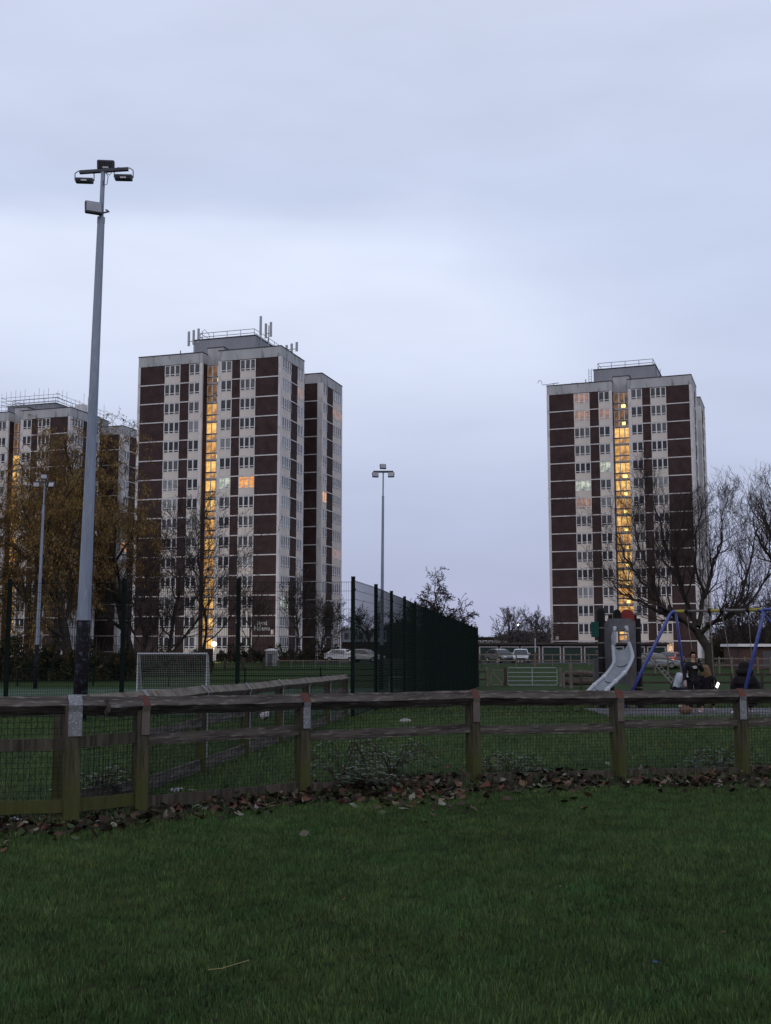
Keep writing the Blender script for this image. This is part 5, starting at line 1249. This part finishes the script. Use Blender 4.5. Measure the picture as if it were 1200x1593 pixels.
t, hd_, f, up, sd = seated('girl with long fair hair sitting on a swing with her back to the view', seat1, R(-20), s, 0, M_blackc, None, 1.6, 0)
def long_hair(b):
    rr = random.Random(4)
    for i in range(120):
        a = rr.uniform(-.2, math.pi + .2); r0_ = .088 * s; p0 = hd_ + sd * math.cos(a) * r0_ - f * math.sin(a) * r0_ * 1.05 + up * .03 * s
        L_ = rr.uniform(.26, .42); q = [p0, p0 + Vector((0, 0, -.12)) + (sd * math.cos(a) * .03 - f * math.sin(a) * .03), p0 + Vector((rr.gauss(0, .02), 0, -.26)) + (sd * math.cos(a) * .05 - f * .04 * abs(math.sin(a))), p0 + Vector((rr.gauss(0, .03), 0, -L_)) + (sd * math.cos(a) * .06 - f * .03)]
        b.tube(q, [.012, .014, .012, .004], 4)
hair_cap(t, hd_, f, up, sd, s, M_hairl, [long_hair])
M_screen = emat('phone_screen_glow', (1, .9, .72), (1, .95, .85), 3)
b = MB(); b.box(-.035, .035, -.006, .006, -.075, .075); o = b.build('phone', M_postb); o.location = PV(1116.5, 1066, 26.6); o.rotation_euler = (R(-15), R(32), R(10)); o['label'] = 'lit phone glowing beside the seated girl with long fair hair'; o['category'] = 'phone'
b = MB(); b.box(-.031, .031, -.0105, -.0065, -.068, .068); b.build('screen', M_screen, o)
s = .98
t, hd_, f, up, sd = seated('person in a bulky black hooded coat sitting on a swing behind the blue leg', seat2, R(-15), s, 0, M_blackc, None, 5.5, .1)
b = MB(); b.sphere(hd_ - f * .03 + up * .0, .135, 14, 10, (1.05, 1, 1.05)); b.sphere(hd_ - up * .12 - f * .07, .17, 14, 8, (1.25, .9, .6)); b.build('hood', M_blackc, t, smooth=True)
for x, m_, sc, lab, nm, cat in ((1067, mat('tan_bag_cloth', (.15, .09, .07), (.1, .06, .05), scale=10, rough=.8), .13, 'rounded tan bag on the ground at the standing girl\'s feet', 'bag', 'bag'), (1139, M_white, .05, 'small white cup lying on the surfacing under the swings', 'cup', 'cup')):
    p = PV(x, 1103, 26.2)
    if nm == 'bag':
        b = MB(); b.sphere((0, 0, sc * .75), sc, 14, 9, (1.2, .8, .8)); b.tube([(-.08, 0, .16), (-.05, 0, .25), (.05, 0, .25), (.08, 0, .16)], .01, 6)
    else: b = MB(); b.tube([(0, 0, .035), (.0, -.02, .04), (.12, -.0, .045)], [.03, .035, .045], 10, True)
    o = b.build(nm, m_, smooth=True); o.location = (AT(x, 26.3, .1), 26.3, .005); o['label'] = lab; o['category'] = cat
# ------------------------------------------------------------------ leaf litter, brambles, odds and ends
M_leaf = mat('fallen_leaf', (1, 1, 1), rough=.7, spec=.12, attr='tint')
def leaf_field(name, label, n, posf, smin, smax, seed, pal):
    r = np.random.default_rng(seed); out = np.array([(0, 0), (.22, .26), (.52, .38), (.80, .22), (1, 0), (.76, -.26), (.50, -.36), (.25, -.24)]) - np.array([.5, 0])
    V = np.zeros((n, 9, 3)); C = np.zeros((n, 9, 3)); off = (np.arange(n) * 9)[:, None]
    for i in range(n):
        x, y, z = posf(r, i); s = r.uniform(smin, smax); az, tl, tw = r.uniform(0, 6.28), r.normal(0, .45), r.normal(0, .45); cv = r.uniform(-.9, 1.4)
        P = np.zeros((9, 3)); P[:8, 0] = out[:, 0] * s; P[:8, 1] = out[:, 1] * s * r.uniform(.7, 1.1); P[:8, 2] = cv * s * (out[:, 0] ** 2 + out[:, 1] ** 2) + r.normal(0, .05, 8) * s
        ca, sa = math.cos(tl), math.sin(tl); P = P @ np.array([[ca, 0, sa], [0, 1, 0], [-sa, 0, ca]]); ca, sa = math.cos(tw), math.sin(tw); P = P @ np.array([[1, 0, 0], [0, ca, sa], [0, -sa, ca]])
        ca, sa = math.cos(az), math.sin(az); P = P @ np.array([[ca, sa, 0], [-sa, ca, 0], [0, 0, 1]])
        V[i] = P + np.array([x, y, z + s * .12]); c = np.array(pal[r.choice(len(pal), p=None)]) * r.uniform(.6, 1.3); C[i] = c
    idx = np.concatenate([off + np.array([8, j, (j + 1) % 8]) for j in range(8)], axis=1).ravel()
    return link(name, npmesh(name, V.reshape(-1, 3), 3, idx, M_leaf, C.reshape(-1, 3)), label=label, cat='leaves', kind='stuff')
PAL = [(.085, .036, .026), (0.061, 0.037, 0.026), (0.044, 0.034, 0.025), (0.091, 0.057, 0.039), (0.032, 0.025, 0.019), (0.115, 0.093, 0.067), (0.049, 0.04, 0.028), (0.079, 0.043, 0.033), (0.158, 0.156, 0.128), (0.037, 0.029, 0.022), (0.027, 0.024, 0.018), (0.037, 0.057, 0.026), (0.02, 0.015, 0.012), (0.02, 0.015, 0.012), (0.02, 0.015, 0.012), (0.02, 0.015, 0.012), (0.045, 0.06, 0.03)]
def lp(r, i):
    x = r.uniform(-4.2, 6.5)
    while r.random() > .35 + .65 * (math.sin(x * 2.9 + 1) * math.sin(x * 1.3) > -.15) * (1 if x > -2.2 else .55): x = r.uniform(-4.2, 6.5)
    w_ = .36 + .16 * math.sin(x * 1.7) + (.1 if x > -2.3 else -.08); d = abs(r.normal(0, w_)) * (2.2 if r.random() < .07 else 1) * (1 if r.random() < .45 else -1) + .02; y = f1line(x) + d
    hump = .13 * math.exp(-((x - .6) / .9) ** 2) + .16 * math.exp(-((x - 4.6) / .7) ** 2) + .10 * math.exp(-((x - 1.9) / .5) ** 2) + .08 * math.exp(-((x + 1.6) / .8) ** 2)
    return x, y, r.uniform(0, 1) * hump * math.exp(-(d / .25) ** 2) + r.uniform(0, .035)
leaf_field('fallen_leaves', 'brown fallen leaves drifted along the foot of the timber fence', 6000, lp, .03, .13, 4, PAL)
def lp2(r, i): D = 13 - 8 * r.random() ** 1.8; return r.uniform(-.35, .35) * D, D, .025
leaf_field('scattered_leaves', 'few pale leaves scattered on the mown grass', 30, lp2, .015, .032, 8, [(.10, .08, .06), (.08, .05, .04)])
def lpd(r, i): x = r.uniform(-4.2, 6.5); return x, f1line(x) + r.normal(-.08, .2), r.uniform(.0, .03)
leaf_field('pale_leaves', 'pale upturned leaves among the brown ones at the fence foot', 130, lpd, .045, .10, 18, [(.27, .25, .26), (.2, .17, .16), (.33, .31, .33)])
# dark earth under the leaves
b = MB(); xs = np.linspace(-4.4, 7, 46); 
for x in xs:
    y = f1line(x); w_ = .33 + .10 * math.sin(x * 2.3) + .06 * math.sin(x * 6.1)
    for q in (-1, -.5, 0, .5, 1): b.v.append((x, y + q * w_ * 1.3 - (.12), .006 + .03 * (1 - abs(q)) * (1 + .5 * math.sin(x * 5))))
for i in range(len(xs) - 1):
    for j in range(4): a = i * 5 + j; b.f.append((a, a + 5, a + 6, a + 1)); b.mi.append(0)
b.build('bare_earth', mat('dark_earth', (.018, .014, .011), (.032, .024, .018), scale=7, rough=1, bump=.8, bscale=25), smooth=True, kind='structure')
M_bram = mat('bramble_leaf', (.035, .06, .030), (.075, .10, .06), scale=3, rough=.5, spec=.3); M_bramst = mat('bramble_stem', (.05, .03, .028), rough=.8)
def bramble(label, px, D, r0, h, n, seed, m=None, ls=.06, name='bramble'):
    rr = random.Random(seed); t = thing(name, label, 'bramble', (AT(px, D), D, 0), 0)
    st = MB(); lf = MB()
    for i in range(n):
        a = rr.uniform(0, 6.28); L = r0 * rr.uniform(.5, 1.2); hh = h * rr.uniform(.4, 1.1); P = [Vector((0, 0, 0))]; ex = Vector((math.cos(a) * L, math.sin(a) * L * .6, 0))
        for k in range(1, 7): q = k / 6; P.append(ex * q + Vector((rr.gauss(0, .015), rr.gauss(0, .015), hh * math.sin(q * math.pi * .8))))
        st.tube(P, .004, 4)
        for k in range(9):
            c = P[rr.randrange(2, 7)] + Vector((rr.gauss(0, .04), rr.gauss(0, .04), rr.gauss(0, .03))); s_ = ls * rr.uniform(.5, 1.2); fa = rr.uniform(0, 6.28)
            for da in (-1.1, 0, 1.1):
                u = Vector((math.cos(fa + da), math.sin(fa + da), rr.uniform(-.3, .25))) * s_; w_ = Vector((-u.y, u.x, rr.uniform(-.2, .2) * s_)) * .42; tip = c + u
                lf.quad(c, c + u * .45 + w_, tip, c + u * .45 - w_)
    st.build('stem', M_bramst, t); lf.build('leaves', m or M_bram, t)
bramble('green leaved bramble at the fence foot just right of the third post', 566, 12.15, .42, .30, 20, 3)
bramble('dark weedy bramble rising behind the fence right of the third post', 530, 12.7, .45, .50, 22, 5, ls=.04)
bramble('weedy tuft of nettles behind the wire midway to the fourth post', 610, 13.6, .5, .42, 20, 6, None, ls=.05)
bramble('dark ivy patch behind the wire between the first two posts', 160, 11.6, .4, .34, 18, 9, None, ls=.05)
bramble('dark weeds at the foot of the right hand fence post', 1120, 14.1, .45, .34, 18, 10, None, ls=.05)
bramble('brown and green weeds right of the fourth fence post', 800, 13.6, .45, .26, 16, 11, None, ls=.05)
# scrap of white plastic, ball, straw, blue scrap
def scrap(name, label, px, py, D, size, m, seed, cat):
    rr = random.Random(seed); b = MB(); n = 9; k0 = 0
    for i in range(n):
        for j in range(n): b.v.append(((i / (n - 1) - .5) * size + rr.gauss(0, size * .03), (j / (n - 1) - .5) * size * .7 + rr.gauss(0, size * .03), size * .18 + rr.gauss(0, size * .06) + .1 * size * math.sin(i * 1.3) * math.cos(j)))
    for i in range(n - 1):
        for j in range(n - 1): a = i * n + j; b.f.append((a, a + 1, a + n + 1, a + n)); b.mi.append(0)
    o = b.build(name, m, smooth=True); o.location = (AT(px, D), D, .01); o.rotation_euler = (R(rr.uniform(5, 25)), 0, rr.uniform(0, 6)); o['label'] = label; o['category'] = cat
M_bag = mat('dirty_white_plastic', (.33, .33, .37), (.22, .22, .25), scale=10, rough=.5)
scrap('plastic_bag', 'crumpled whitish plastic bag at the fence foot, left edge', 27, 1279, 10.15, .15, M_bag, 1, 'litter')
scrap('plastic_scrap', 'small whitish scrap in the grass just right of the first fence post', 165, 1289, 9.9, .07, M_bag, 2, 'litter')
scrap('paper_wrapper', 'grey white wrapper on the bank behind the wire, right of the second post', 275, 1223, 12.3, .13, M_bag, 3, 'litter')
scrap('blue_scrap', 'tiny blue scrap on the mown grass at lower right', 1020, 1491, 5.75, .025, mat('blue_plastic', (.04, .09, .2), rough=.4), 4, 'litter')
b = MB(); b.sphere((0, 0, .10), .10, 16, 12); o = b.build('ball', mat('football_panels', (.5, .5, .53), (.05, .05, .06), scale=9, lo=.55, hi=.6, detail=1, rough=.5), smooth=True); o.location = (AT(412, 22.5), 22.5, .12); o['label'] = 'small white football on the grass before the green mesh fence'; o['category'] = 'ball'
b = MB(); P = [PV(323, 1531, 5.48), PV(345, 1528, 5.49), PV(362, 1522, 5.53), PV(388, 1511, 5.6)]; b.tube([(p.x, p.y, .05 + .004 * i) for i, p in enumerate(P)], .0022, 5); b.build('straw_stalk', mat('dry_straw', (.22, .2, .10), rough=.7), label='dry pale straw stalk lying on the mown grass at the bottom', cat='stalk')
b = MB(); b.sphere((0, 0, .03), .09, 10, 7, (1.4, 1, .7)); o = b.build('stone', mat('pale_stone', (.3, .3, .3), (.2, .2, .2), scale=8, rough=.9)); o.location = (AT(631, 23.5), 23.5, 0); o['label'] = 'pale stone at the foot of the mesh fence near its corner'; o['category'] = 'stone'

def keep_foot(x, D):
    d = D - f1line(x); return (np.abs(d + .06) < .34) & (nr.uniform(0, 1, len(x)) < np.clip(.35 + pnoise(x, D, .6, 71), 0, 1))
blades('long_grass', 'longer uncut grass tufts growing round the foot of the timber fence', 60000, 9.6, 14.3, .05, .15, .005, (.036, .066, .022), M_grass, .3, keep=keep_foot, lean=.9)
